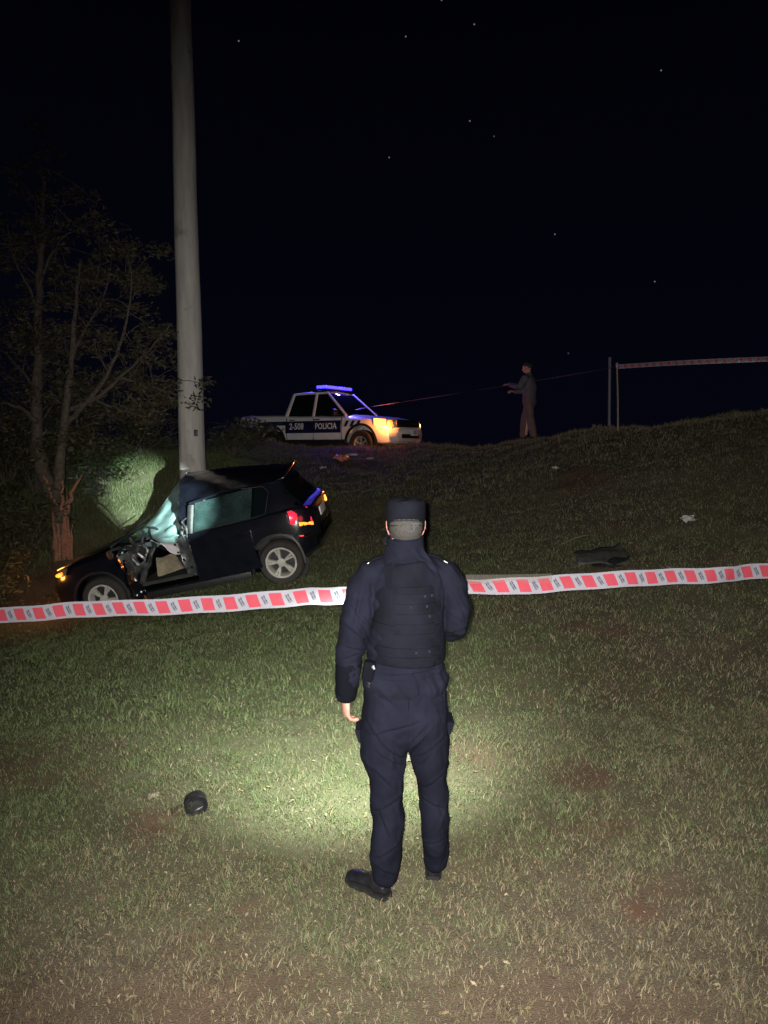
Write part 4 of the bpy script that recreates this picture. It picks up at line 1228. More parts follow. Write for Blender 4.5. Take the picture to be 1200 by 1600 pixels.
def hand(mb, wrist, d, across, palm, curl, s=1.0, thumb_side=1):
    """palm and five unequal, bent fingers; d = pointing direction, across = towards the thumb, palm = palm normal"""
    wrist, d, across, palm = Vector(wrist), Vector(d).normalized(), Vector(across).normalized(), Vector(palm).normalized()
    mb.tube([wrist - d * .03 * s, wrist + d * .02 * s, wrist + d * .055 * s, wrist + d * .088 * s], [(.026 * s, .021 * s), (.030 * s, .018 * s), (.039 * s, .016 * s), (.037 * s, .013 * s)], 12, across, round_ends=True)
    for k, (off, ln, cf) in enumerate(((.030, .070, .9), (.010, .078, 1.0), (-.010, .073, 1.08), (-.029, .058, 1.2))):
        p = wrist + d * (.084 - abs(off) * .12) * s + across * off * s
        pts, dirv, ang = [p - d * .012 * s, p], d.copy(), 0.0
        for seg, fr in enumerate((.44, .32, .24)):
            ang += curl * cf * (.55, 1.0, .8)[seg]
            v = d * math.cos(ang) + palm * math.sin(ang)
            pts.append(pts[-1] + v * ln * fr * s)
        mb.tube(pts, [.0092 * s, .0092 * s, .0086 * s, .008 * s, .0066 * s], 8, across, round_ends=True)
    b = wrist + d * .022 * s + across * .026 * s
    t1 = b + (d * .55 + across * .8 + palm * .25).normalized() * .038 * s
    t2 = t1 + (d * .9 + across * .25 + palm * .4).normalized() * .030 * s
    t3 = t2 + (d * .95 - across * .05 + palm * .45).normalized() * .024 * s
    mb.tube([b, t1, t2, t3], [.0135 * s, .0115 * s, .0100 * s, .0078 * s], 8, palm, round_ends=True)


def head(mb, c, s=1.0, rot=None):
    """c = centre of the skull; the face looks to +y before rot"""
    rot = rot or Matrix.Identity(3); c = Vector(c)
    q = lambda x, y, z: c + rot @ Vector((x, y, z)) * s
    mb.ellipsoid(q(0, -.005, .02), (.077 * s, .097 * s, .098 * s), 20, 14, rot)
    mb.ellipsoid(q(0, .03, -.045), (.058 * s, .062 * s, .075 * s), 16, 10, rot)
    mb.ellipsoid(q(0, .062, -.092), (.030 * s, .026 * s, .022 * s), 12, 8, rot)
    mb.tube([q(0, .088, .015), q(0, .108, -.020), q(0, .112, -.032)], [.010 * s, .014 * s, .014 * s], 8, round_ends=True)
    mb.ellipsoid(q(0, .093, -.062), (.024 * s, .010 * s, .009 * s), 10, 8, rot)
    for sd in (-1, 1):
        mb.ellipsoid(q(sd * .030, .083, .012), (.018 * s, .012 * s, .012 * s), 10, 8, rot)
        mb.ellipsoid(q(sd * .030, .084, .034), (.026 * s, .012 * s, .008 * s), 10, 8, rot)
        mb.tube([q(sd * .074, .002, -.035), q(sd * .083, -.012, -.005), q(sd * .084, -.014, .022), q(sd * .078, -.004, .030)], [(.010 * s, .007 * s), (.016 * s, .008 * s), (.016 * s, .008 * s), (.010 * s, .006 * s)], 10, rot @ Vector((0, 1, 0)), round_ends=True)


# ---- the officer with his back to us ----------------------------------------
OB = Vector((0.10, 3.14, 0.0)); OB.z = gz(0.1, 3.14) + .005
off = empty('person', OB)
tag(off, 'officer in dark navy uniform, vest and cap standing with back turned on the grass', 'person')


def O(px, py, dy=0.0): return at(px, py, OB.y + dy) - OB


PXM = .00271


def limb(mb, rows, n=16, ref=Vector((1, 0, 0)), rend=True):
    mb.tube([O(a, b, dy) for a, b, dy, *_ in rows], [(w * PXM, dp) for *_, w, dp in rows], n, ref, round_ends=rend)


# body (skin): head, neck, trunk, arms, hands, legs
mb = MB()
hc = O(634, 818, .035)
hrot = Matrix.Rotation(R(-6), 3, 'X')
head(mb, hc + Vector((0, 0, -.012)), .95, hrot)
limb(mb, [(632, 870, .0, 24, .058), (633, 845, .01, 22, .056), (634, 822, .025, 20, .055)])
limb(mb, [(633, 1120, 0, 45, .10), (632, 1060, 0, 42, .09), (636, 960, 0, 44, .095), (636, 905, 0, 46, .085), (634, 872, 0, 26, .06)])
limb(mb, [(600, 890, 0, 16, .045), (568, 905, 0, 17, .045), (556, 950, 0, 15, .042), (548, 1008, -.02, 13, .036), (542, 1055, .0, 11, .032), (540, 1086, .02, 9, .026)])
limb(mb, [(668, 890, 0, 16, .045), (700, 905, 0, 17, .045), (714, 950, -.01, 15, .042), (712, 982, -.01, 10, .030), (690, 938, .15, 9, .028), (645, 868, .33, 9, .026)])
limb(mb, [(603, 1100, 0, 30, .08), (602, 1180, -.01, 24, .07), (606, 1250, -.02, 16, .05), (606, 1300, -.03, 16, .05), (600, 1368, -.04, 12, .035)])
limb(mb, [(665, 1100, 0, 30, .08), (669, 1180, .02, 24, .07), (677, 1250, .05, 16, .05), (680, 1300, .06, 16, .05), (681, 1350, .09, 12, .035)])
hand(mb, O(540, 1086, .02), (.02, .06, -1), (-.35, .9, .1), (.85, .25, 0), .72, .98)
RH = O(641, 862, .36)
hand(mb, RH, (-.35, 1, .15), (.0, -.1, 1), (-1, -.3, 0), 1.0, .95)
fuse(mb, 'body', M['skin'], off, .0052, 3)

# short hair below the cap
mb = MB().ellipsoid(hc + Vector((0, -.012, -.004)), (.079, .094, .092), 22, 14, hrot)
hair = mb.build('hair', M['hair'], off)
cut(hair, [MB().box(hc + Vector((0, .10, -.03)), (.3, .17, .3), Matrix.Rotation(R(12), 3, 'X')), MB().box(hc + Vector((0, 0, -.14)), (.4, .4, .13))])

# cap
mb = MB(); rings = []
cap_c = O(634, 800, .035)
for (py, w, dp, tilt) in ((826, 30.5, .098, -.010), (818, 31.5, .103, -.008), (806, 31.5, .104, -.004), (794, 31.8, .105, 0), (786, 31.3, .103, 0), (782, 29.6, .097, 0), (780, 26, .085, 0), (778.6, 18, .06, 0), (778.4, 6, .02, 0)):
    c = O(634, py, .035); rings.append([c + Vector((w * PXM * math.cos(a) * (1 - .06 * abs(math.sin(a)) ** 3), dp * math.sin(a) + .004, tilt * -math.sin(a) * 2.2 + .0035 * math.sin(5 * a + py))) for a in [2 * math.pi * k / 40 for k in range(40)]])
mb.loft(rings)
cap = mb.build('cap', M['navy_dark'], off, True, 50)
mb = MB(); rings = []
for k in range(13):
    a = R(20 + 140 * k / 12); c = O(634, 822, .035)
    i_ = c + Vector((.082 * math.cos(a), .098 * math.sin(a), .004)); o_ = c + Vector((.098 * math.cos(a), .098 * math.sin(a) + .075 * math.sin((a - R(20)) / R(140) * math.pi), -.016))
    rings.append([i_, o_, o_ - Vector((0, 0, .004)), i_ - Vector((0, 0, .005))])
mb.loft(rings); mb.build('cap_peak', M['navy_dark'], cap)
mb = MB()
for k in range(2):
    pts = []
    for j in range(11):
        a = R(-90 - 60 + 120 * j / 10); c = O(634, 818.5 - 7 * k, .035)
        pts.append(c + Vector((.0865 * math.cos(a), .1055 * math.sin(a) + .004, .016 * math.sin(a) * -1 - .012)))
    mb.tube(pts, [(.0018, .0035)] * len(pts), 6, Vector((0, 0, 1)))
mb.build('cap_seam', M['navy_dark'], cap)
mb = MB()    # stitched strap and buckle at the back of the cap
cx = O(645, 818, .035)
for (dx, dz, w, h) in ((0, .010, .046, .006), (.002, -.006, .007, .030), (-.014, -.022, .026, .006), (-.024, -.014, .005, .012), (.014, .0, .014, .004)):
    p = cx + Vector((dx, 0, dz)); y = -.104 * math.sqrt(max(0, 1 - ((p.x - hc.x) / .088) ** 2)) + .035
    mb.box((p.x, y - .002, p.z), (w, .005, h), bevel=.0015)
mb.build('cap_strap', mat('grey_strap', (.024, .026, .032), .9, 0, .2, 60), cap)

# trousers
def pxl(lines):
    out = []
    for (a, b, c, d, w, amp) in lines:
        p, q = O(a, b), O(c, d); out.append((p.x, p.z, q.x, q.z, w, amp))
    return out


TROUSER_LINES = [(586, 1132, 650, 1112, .010, .012), (600, 1150, 634, 1178, .009, .014), (592, 1160, 628, 1186, .008, .012), (668, 1118, 642, 1146, .009, .012), (655, 1168, 692, 1140, .009, .012), (636, 1120, 637, 1172, .008, .014),
                 (575, 1118, 600, 1150, .010, .008), (588, 1190, 620, 1222, .010, .008), (590, 1252, 626, 1232, .010, .010), (594, 1258, 612, 1300, .009, .008), (586, 1322, 620, 1304, .009, .010), (590, 1334, 616, 1346, .007, .010),
                 (662, 1225, 694, 1198, .010, .008), (664, 1248, 696, 1262, .009, .009), (690, 1268, 674, 1305, .009, .008), (664, 1322, 696, 1310, .008, .010), (650, 1190, 672, 1160, .009, .010), (672, 1092, 694, 1100, .006, .007)]
JACKET_LINES = [(553, 948, 576, 980, .009, .013), (545, 975, 578, 1000, .009, .014), (538, 1003, 572, 1010, .008, .012), (540, 1022, 562, 1014, .007, .010), (560, 925, 552, 965, .010, .010), (705, 925, 722, 950, .009, .010), (702, 955, 726, 968, .008, .012), (700, 985, 728, 975, .008, .012),
                (590, 1044, 680, 1038, .007, .012), (575, 1052, 640, 1050, .006, .010), (650, 1050, 690, 1044, .006, .010), (596, 874, 612, 884, .007, .008), (656, 872, 676, 886, .007, .008)]
mb = MB()
limb(mb, [(633, 1062, .0, 63, .118), (633, 1085, 0, 66, .128), (633, 1115, -.004, 68, .135), (634, 1126, -.004, 66, .13)], 22)
limb(mb, [(603, 1110, -.005, 38, .125), (600, 1145, -.005, 37.5, .122), (600, 1178, -.01, 36, .112), (603, 1215, -.015, 27.5, .092), (606, 1245, -.02, 24.5, .080), (607, 1280, -.03, 25.5, .080), (603, 1320, -.04, 23.5, .070), (601, 1352, -.05, 20, .062), (601, 1366, -.05, 19, .060)], 18)
limb(mb, [(664, 1110, 0, 38, .125), (668, 1145, .005, 35, .12), (671, 1178, .015, 30.5, .11), (676, 1215, .035, 25, .09), (678, 1245, .05, 23.5, .078), (681, 1285, .06, 22, .075), (681, 1315, .08, 20, .066), (681, 1338, .10, 18.5, .06), (681, 1345, .10, 18, .058)], 18)
tr = fuse(mb, 'trousers', M['navy'], off, .0075, 5, creases(pxl(TROUSER_LINES), folds(.0105, 14, 19, 3, [(O(0, 1255).z, .07, 1.4), (O(0, 1335).z, .05, 1.9)])))
for (x0, x1, y0, y1, dy) in ((554, 580, 1142, 1166, -.01), (688, 711, 1130, 1152, .01)):
    s = 1 if x0 < 600 else -1
    xo, xi = (x0, x1) if s > 0 else (x1, x0)
    mb = MB()
    a, b, c_, d_ = O(xi, y0 - 2, dy - .05), O(xo, y0, dy - .03), O(xo + s * 6, y1 - 5, dy - .03), O(xi, y1 + 6, dy - .05)
    e = Vector((0, .14, 0))
    mb.add([a, b, c_, d_, a + e, b + e, c_ + e, d_ + e], [[0, 1, 2, 3], [7, 6, 5, 4], [0, 4, 5, 1], [1, 5, 6, 2], [2, 6, 7, 3], [3, 7, 4, 0]])
    p_ = mb.build('cargo_pocket', M['navy'], tr)
    md = p_.modifiers.new('b', 'BEVEL'); md.width = .006; md.segments = 2; bake(p_)
for (pts, r) in (([(637, 1066), (637, 1100), (637, 1135)], .0016), ([(582, 1090), (594, 1094), (612, 1093)], .0022), ([(658, 1093), (676, 1095), (690, 1088)], .0022)):
    mb = MB()
    P3 = []
    for (a, b) in pts:
        v = O(a, b); rx, ry = 67 * PXM, .13
        xr = (v.x - O(633, b).x) / rx; P3.append(Vector((v.x, -ry * math.sqrt(max(.02, 1 - xr * xr)) - .002, v.z)))
    mb.tube(P3, [r * 1.6] * 3, 6); mb.build('seam', M['navy_dark'], tr)

# jacket
mb = MB()
limb(mb, [(632, 1070, 0, 66, .134), (632, 1062, 0, 66, .136), (632, 1048, 0, 62.5, .128), (632, 1020, 0, 58, .12), (638, 970, 0, 57, .126), (639, 925, 0, 60, .126), (638, 900, 0, 63, .115), (636, 884, 0, 54, .10), (634, 872, 0, 38, .082), (633, 862, .002, 31, .074)], 24)
limb(mb, [(612, 888, 0, 17, .05), (578, 896, 0, 20, .066), (566, 915, 0, 23, .072), (559, 955, -.005, 24, .068), (552, 990, -.015, 22.5, .062), (548, 1020, -.015, 19.5, .056), (543, 1055, .0, 18, .050), (541, 1082, .015, 15, .043)], 16)
limb(mb, [(660, 888, 0, 17, .05), (696, 895, 0, 20, .066), (707, 915, 0, 21, .070), (713, 950, -.01, 20.5, .066), (713, 978, -.025, 20, .062), (709, 982, .03, 19, .056), (690, 938, .15, 17, .050), (650, 876, .31, 14, .040)], 16)
jk = fuse(mb, 'jacket', M['navy'], off, .0072, 5, creases(pxl(JACKET_LINES), folds(.0115, 13, 24, 9, [(O(0, 1000).z, .07, 1.5), (O(0, 1060).z, .03, 1.5)])))
mb = MB(); rings = []
for (py, w, dp) in ((868, 33, .080), (858, 30.5, .074), (846, 29.5, .072), (839, 29, .071), (839, 27, .066), (850, 27, .066)):
    rings.append([O(633, py, .006) + Vector((w * PXM * math.cos(a), dp * math.sin(a), .012 * math.sin(a) + .002 * math.sin(7 * a))) for a in [2 * math.pi * k / 32 for k in range(32)]])
mb.loft(rings, cap=False); mb.build('collar', M['navy'], jk)
# dark reinforced lower sleeve
mb = MB()
limb(mb, [(546, 1030, -.010, 20.8, .059), (543, 1055, .0, 19.6, .054), (541, 1078, .012, 17.3, .049), (540.5, 1091, .02, 15.5, .044)], 20, rend=False)
fuse(mb, 'cuff', M['sleeve_dark'], jk, .007, 3, folds(.004, 12, 40, 15))
for (x0, y0, x1, y1) in ((599, 867, 570, 886), (669, 864, 700, 883)):
    a, b = O(x0, y0), O(x1, y1); t = (b - a).normalized()
    mb = MB(); mb.tube([a + Vector((0, 0, -.004)), (a + b) / 2 + Vector((0, 0, .010)), b + Vector((0, 0, .002))], [(.030, .007), (.032, .008), (.030, .006)], 10, Vector((0, 1, 0)))
    ep = mb.build('epaulette', M['navy_dark'], jk)
    mb = MB().box(b - t * .014 + Vector((0, -.020, .011)), (.018, .026, .003), Matrix.Rotation(math.atan2(-(b - a).z, (b - a).x), 3, 'Y'), bevel=.001); mb.build('epaulette_stripe', M['reflect'], ep)

# body armour vest over the jacket
mb = MB()
rows = [(636, 1030, 58, .140), (637, 1000, 59, .146), (638, 960, 58, .148), (638, 925, 55, .144), (637, 900, 48, .132), (636, 884, 42, .118), (635, 876, 37, .105)]
mb.tube([O(a, b) for a, b, *_ in rows], [(w * PXM, d) for *_, w, d in rows], 30)
vest = fuse(mb, 'vest', M['navy_dark'], off, .0075, 4, folds(.0075, 10, 24, 33))


def vback(px, py, lift=.0):
    v = O(px, py); i = 0
    while i < len(rows) - 2 and py < rows[i + 1][1]: i += 1
    a, b = rows[i], rows[i + 1]; t = min(1, max(0, (py - a[1]) / (b[1] - a[1])))
    cx_, w, d = [a[k] + (b[k] - a[k]) * t for k in (0, 2, 3)]
    xr = (v.x - O(cx_, py).x) / (w * PXM)
    return Vector((v.x, -d * math.sqrt(max(.03, 1 - xr * xr)) - lift, v.z))


def band_on_vest(px0, px1, py0, h, lift, name, m_, slope=0.0, parent=None, n=14):
    mb = MB(); rings = []
    for k in range(n + 1):
        px = px0 + (px1 - px0) * k / n; py = py0 + slope * (px - px0)
        wv = .9 * math.sin(k * 1.9 + py0)
        a, b = vback(px, py - h / 2 + wv * .3, -.004), vback(px, py + h / 2 + wv * .3, -.004)
        a2, b2 = vback(px, py - h / 2 + wv * .3, lift), vback(px, py + h / 2 + wv * .3, lift)
        rings.append([a, a2, b2, b])
    mb.loft(rings); return mb.build(name, m_, parent or vest)


# back plate panel and the webbing rows sewn on it
mb = MB(); rings = []
for k in range(17):
    px = 612 + (676 - 612) * k / 16; col = []
    for py in (908, 925, 945, 965, 985, 998): col.append(vback(px + (1.5 if py < 915 else 0), py, .012 - .006 * abs(k / 8 - 1) ** 4))
    rings.append(col + [c + Vector((0, .012, 0)) for c in col[::-1]])
mb.loft(rings); mb.build('back_panel', M['navy_dark'], vest)
for py in (921, 936, 951, 966, 981): band_on_vest(617, 676, py, 7, .0165, 'webbing', M['navy_dark'])
for py in (1004, 1018): band_on_vest(584, 690, py, 9, .009, 'webbing', M['navy_dark'])
band_on_vest(584, 616, 968, 10, .011, 'side_strap', M['navy_dark'], .12)
band_on_vest(662, 692, 974, 10, .011, 'side_strap', M['navy_dark'], -.10)
M['stitch'] = mat('worn_stitching', (.011, .012, .017), .9, 0, .3, 80, spec=.05)
for (px, py) in ((661, 921), (672, 921), (640, 936), (664, 936), (668, 951), (648, 1004), (668, 1004)):
    p = vback(px, py, .020); MB().box(p, (.009, .004, .010), Matrix.Rotation(random.uniform(-.2, .2), 3, 'Y'), bevel=.001).build('bartack', M['stitch'], vest)
for (px0, px1) in ((601, 612), (657, 668)):
    mb = MB(); rings = []
    for k in range(9):
        py = 912 - (912 - 874) * k / 8; a, b = vback(px0, py, .012), vback(px1, py, .012)
        if k == 8: a, b = O(px0, 871, -.03), O(px1, 871, -.03)
        rings.append([a, b, b + Vector((0, .014, 0)), a + Vector((0, .014, 0))])
    mb.loft(rings); mb.build('shoulder_strap', M['navy_dark'], vest)
mb = MB().box(vback(591, 905, .004), (.018, .006, .010), bevel=.002); mb.build('brass_stud', mat('dull_brass', (.20, .19, .11), .5, .3, .2, 60), vest)
mb = MB().box(ADDED_VEST_LAMP - OB + Vector((0, -.035, .005)), (.06, .04, .045), bevel=.01); mb.build('added_vest_lamp', M['black_plastic'], vest)  # housing added for the unseen lamp that lights the grass

# belt, pouch and keys
mb = MB(); rings = []
for py, w, d in ((1078, 66, .134), (1066, 66, .134)):
    rings.append([O(632, py) + Vector((w * PXM * math.cos(a), d * math.sin(a), 0)) for a in [2 * math.pi * k / 40 for k in range(40)]])
mb.loft(rings, cap=False); mb.build('belt', M['navy_dark'], tr)
mb = MB().box(O(576, 1048, -.085), (.050, .052, .088), Matrix.Rotation(R(10), 3, 'Y'), bevel=.014); po = mb.build('belt_pouch', M['sleeve_dark'], off)
mb = MB().tube([O(583, 1040, -.115), O(585, 1046, -.12)], [.005, .005], 6); mb.box(O(582, 1043, -.112), (.006, .004, .008), bevel=.002); mb.build('pouch_stud', M['galv'], po)
mb = MB()
for k in range(4):
    p = O(575 + 2 * (k % 2), 1068 + 2.2 * k, -.10); mb.box(p, (.007, .003, .010), Matrix.Rotation(.7 * k, 3, 'Y'), bevel=.001)
mb.build('keys', M['chrome'], po)


# boots
def boot(heel, toe, ankle, parent):
    heel, toe, ankle = Vector(heel), Vector(toe), Vector(ankle)
    d = (toe - heel); d.z = 0; L = d.length; d.normalize(); q = Vector((-d.y, d.x, 0)); z = Vector((0, 0, 1))
    mb = MB()
    secs = ((0.02, .030, .055), (.10, .036, .075), (.28, .037, .080), (.45, .037, .066), (.62, .043, .050), (.80, .045, .040), (.93, .036, .033), (.99, .018, .024))
    rings = []
    for t, w, h in secs:
        c = heel + d * L * t
        ring = []
        for k in range(14):
            a = 2 * math.pi * k / 14
            ring.append(c + q * w * math.cos(a) + z * (.014 + h / 2 + h / 2 * math.sin(a)))
        rings.append(ring)
    mb.loft(rings)
    c = heel + d * L * .23 + z * .05
    mb.tube([c, c + (ankle - c) * .5, ankle], [(.043, .050), (.042, .047), (.046, .050)], 14, q, round_ends=True)
    b = fuse(mb, 'boot', M['leather'], parent, .006, 3)
    mb = MB(); out = []
    for t, w in ((0.0, .026), (.06, .036), (.25, .039), (.45, .037), (.65, .046), (.82, .046), (.94, .036), (1.0, .016)): out.append((t, w))
    ringb = [heel + d * L * t + q * w for t, w in out] + [heel + d * L * t - q * w for t, w in out[::-1]]
    mb.loft([ringb, [v + z * .018 for v in ringb]]); mb.build('sole', M['black_plastic'], b)
    return b


boot(Vector((.020, 3.075, .004)) - OB + Vector((0, 0, OB.z)), Vector((-.165, 3.235, .004)) - OB + Vector((0, 0, OB.z)), O(601, 1345, -.045), off)
boot(Vector((.224, 3.205, .010)) - OB + Vector((0, 0, OB.z)), Vector((.246, 3.49, .010)) - OB + Vector((0, 0, OB.z)), O(681, 1325, .10), off)

# his torch
tl = TORCH_LENS; td = (at(262, 765, 10.6) - tl).normalized()
to = empty('torch', tl - td * .12); to.rotation_euler = td.to_track_quat('Z', 'Y').to_euler()
tag(to, 'slim black torch held in front of the officer in the right hand', 'torch')
mb = MB().lathe([(0, -.07), (.014, -.07), (.015, .06), (.021, .085), (.022, .112), (.019, .112), (.018, .10), (0, .10)], 20, 'z'); mb.build('barrel', M['black_plastic'], to)
mb = MB().lathe([(0, .1005), (.0175, .1005), (.0175, .103), (0, .103)], 18, 'z'); mb.build('lens', M['clear_lens'], to)

# ---- a second person up on the rim of the bank -------------------------------
p2p = at(826, 690, 17.5); P2 = Vector((p2p.x, 17.5, gz(p2p.x, 17.5)))
p2 = empty('person', P2, (0, 0, R(62))); p2.scale = (1.22, 1.12, 1.02)
tag(p2, 'dim person up on the rim of the bank with forearms raised near the tape', 'person')
mb = MB()
mb.tube([(0, 0, .95), (0, .0, 1.2), (0, .02, 1.40), (0, .02, 1.47)], [(.14, .10), (.15, .11), (.17, .10), (.07, .06)], 14, round_ends=True)
mb.tube([(0, .02, 1.42), (0, .04, 1.58)], [.055, .052], 12); head(mb, (0, .055, 1.635), .98, Matrix.Rotation(R(-10), 3, 'X'))
hand(mb, (-.07, .42, 1.27), (0.1, 1, .05), (.8, 0, .5), (.2, 0, -1), .4)
hand(mb, (.10, .36, 1.11), (-.1, 1, .1), (-.8, 0, .5), (-.2, 0, -1), .5)
for s in (-1, 1): mb.tube([(s * .09, 0, .9), (s * .10, s * .07, .5), (s * .10, s * .1, .1)], [.07, .055, .04], 10)
for pl in ([(-.17, .02, 1.40), (-.22, .12, 1.18), (-.07, .42, 1.27)], [(.17, .02, 1.40), (.23, .08, 1.13), (.10, .36, 1.11)]): mb.tube(pl, [.045, .04, .026], 10)
fuse(mb, 'body', M['skin'], p2, .008, 3)
mb = MB()
mb.tube([(0, -.01, .84), (0, 0, 1.0), (0, .0, 1.2), (0, .02, 1.38), (0, .02, 1.46)], [(.19, .13), (.18, .13), (.19, .14), (.20, .12), (.085, .075)], 18, round_ends=True)
mb.tube([(-.10, .02, 1.42), (-.19, .03, 1.39), (-.235, .12, 1.18), (-.16, .26, 1.22), (-.075, .40, 1.265)], [.06, .08, .075, .065, .05], 12, round_ends=True)
mb.tube([(.10, .02, 1.42), (.19, .02, 1.39), (.245, .08, 1.14), (.19, .22, 1.12), (.105, .34, 1.11)], [.06, .08, .075, .065, .05], 12, round_ends=True)
M['dull_jacket'] = mat('grey_jacket_cloth', (.085, .075, .09), .85, 0, .25, 9, bump=.3, bscale=200)
fuse(mb, 'jacket', M['dull_jacket'], p2, .011, 4, folds(.008, 9, 24, 41))
mb = MB()
mb.tube([(0, 0, 1.0), (0, 0, .86)], [(.18, .125), (.195, .135)], 16, round_ends=True)
mb.tube([(-.09, 0, .9), (-.11, -.06, .5), (-.11, -.14, .10)], [.105, .085, .072], 14, round_ends=True)
mb.tube([(.09, 0, .9), (.11, .12, .5), (.11, .16, .10)], [.105, .085, .072], 14, round_ends=True)
M['orange_lit_cloth'] = mat('orange_lit_trouser_cloth', (.11, .065, .06), .85, 0, .25, 9, bump=.3, bscale=200)  # orange light from the pickup put into the trouser colour
fuse(mb, 'trousers', M['orange_lit_cloth'], p2, .011, 4, folds(.008, 9, 24, 43))
mb = MB().ellipsoid((0, .035, 1.672), (.084, .104, .075), 20, 12); hr = mb.build('hair', M['hair'], p2)
boot((-.11, -.20, .0), (-.11, .08, .0), (-.11, -.13, .16), p2); boot((.11, .11, .0), (.11, .39, .0), (.11, .16, .16), p2)


# ------------------------------------------------------------------ barrier tape
def tape_mat(name, clear=0.10):
    m, n, l, b = _mat(name)
    uv = n.new('ShaderNodeUVMap'); sp = n.new('ShaderNodeSeparateXYZ'); l.new(uv.outputs[0], sp.inputs[0])

    def math_(op, a, b_=None):
        k = n.new('ShaderNodeMath'); k.operation = op
        for i, v in enumerate((a, b_)):
            if v is None: continue
            if isinstance(v, (int, float)): k.inputs[i].default_value = v
            else: l.new(v, k.inputs[i])
        return k.outputs[0]
    u, v = sp.outputs['X'], sp.outputs['Y']
    sh = math_('ADD', u, math_('MULTIPLY', v, .030))
    fr = math_('FRACT', math_('DIVIDE', sh, .138))
    blk = math_('LESS_THAN', fr, .52)
    inn = math_('MULTIPLY', math_('GREATER_THAN', v, .13), math_('LESS_THAN', v, .87))
    red = math_('MULTIPLY', blk, inn)
    mx = n.new('ShaderNodeMix'); mx.data_type = 'RGBA'
    mx.inputs['A'].default_value = (.31, .31, .36, 1); mx.inputs['B'].default_value = (.46, .07, .10, 1)
    l.new(red, mx.inputs['Factor']); l.new(mx.outputs['Result'], b.inputs['Base Color'])
    b.inputs['Roughness'].default_value = .32; b.inputs['Coat Weight'].default_value = .3; b.inputs['Coat Roughness'].default_value = .15
    tl_ = n.new('ShaderNodeBsdfTranslucent'); l.new(mx.outputs['Result'], tl_.inputs['Color'])
    tp = n.new('ShaderNodeBsdfTransparent')
    m1 = n.new('ShaderNodeMixShader'); m1.inputs[0].default_value = .25; l.new(b.outputs[0], m1.inputs[1]); l.new(tl_.outputs[0], m1.inputs[2])
    m2 = n.new('ShaderNodeMixShader'); m2.inputs[0].default_value = clear; l.new(m1.outputs[0], m2.inputs[1]); l.new(tp.outputs[0], m2.inputs[2])
    l.new(m2.outputs[0], n['Material Output'].inputs['Surface'])
    tc = n.new('ShaderNodeTexCoord'); nz = n.new('ShaderNodeTexNoise'); nz.inputs['Scale'].default_value = 14
    l.new(tc.outputs['Object'], nz.inputs['Vector'])
    bp = n.new('ShaderNodeBump'); bp.inputs['Strength'].default_value = .35; bp.inputs['Distance'].default_value = .02
    l.new(nz.outputs['Fac'], bp.inputs['Height']); l.new(bp.outputs[0], b.inputs['Normal'])
    return m


M['tape'] = tape_mat('red_white_barrier_tape')


def smooth_path(pts, sub):
    pts = [Vector(p) for p in pts]; out = []
    for i in range(len(pts) - 1):
        p0, p1, p2_, p3 = pts[max(0, i - 1)], pts[i], pts[i + 1], pts[min(len(pts) - 1, i + 2)]
        for s in range(sub):
            t = s / sub; out.append(0.5 * ((2 * p1) + (p2_ - p0) * t + (2 * p0 - 5 * p1 + 4 * p2_ - p3) * t * t + (3 * p1 - p0 - 3 * p2_ + p3) * t ** 3))
    out.append(pts[-1]); return out


def ribbon(pts, width, roll, name, m_, parent=None, rows_=6, cup=.0, u0=0.0):
    """pts: dense centre line; roll(i/n) tips the strip back about its own line (radians)"""
    n = len(pts); vs, uvs, frames, u = [], [], [], u0
    for i, p in enumerate(pts):
        if i: u += (p - pts[i - 1]).length
        t = (pts[min(n - 1, i + 1)] - pts[max(0, i - 1)]).normalized()
        side = t.cross(Vector((0, 0, 1))).normalized(); up = side.cross(t).normalized()
        if side.y > 0: side = -side
        a = roll(i / (n - 1)); w = up * math.cos(a) - side * math.sin(a); nn = side * math.cos(a) + up * math.sin(a)
        frames.append((p, w, nn, u))
        for k in range(rows_ + 1):
            v = k / rows_; vs.append(p + w * (v - .5) * width + nn * cup * (1 - (2 * v - 1) ** 2)); uvs.append((u, v))
    fs = []
    for i in range(n - 1):
        for k in range(rows_):
            a = i * (rows_ + 1) + k; fs.append([a, a + rows_ + 1, a + rows_ + 2, a + 1])
    me = bpy.data.meshes.new(name); me.from_pydata(vs, [], fs)
    ul = me.uv_layers.new(name='UVMap')
    for lp in me.loops: ul.data[lp.index].uv = uvs[lp.vertex_index]
    for p in me.polygons: p.use_smooth = True
    return link(name, me, m_, parent), frames


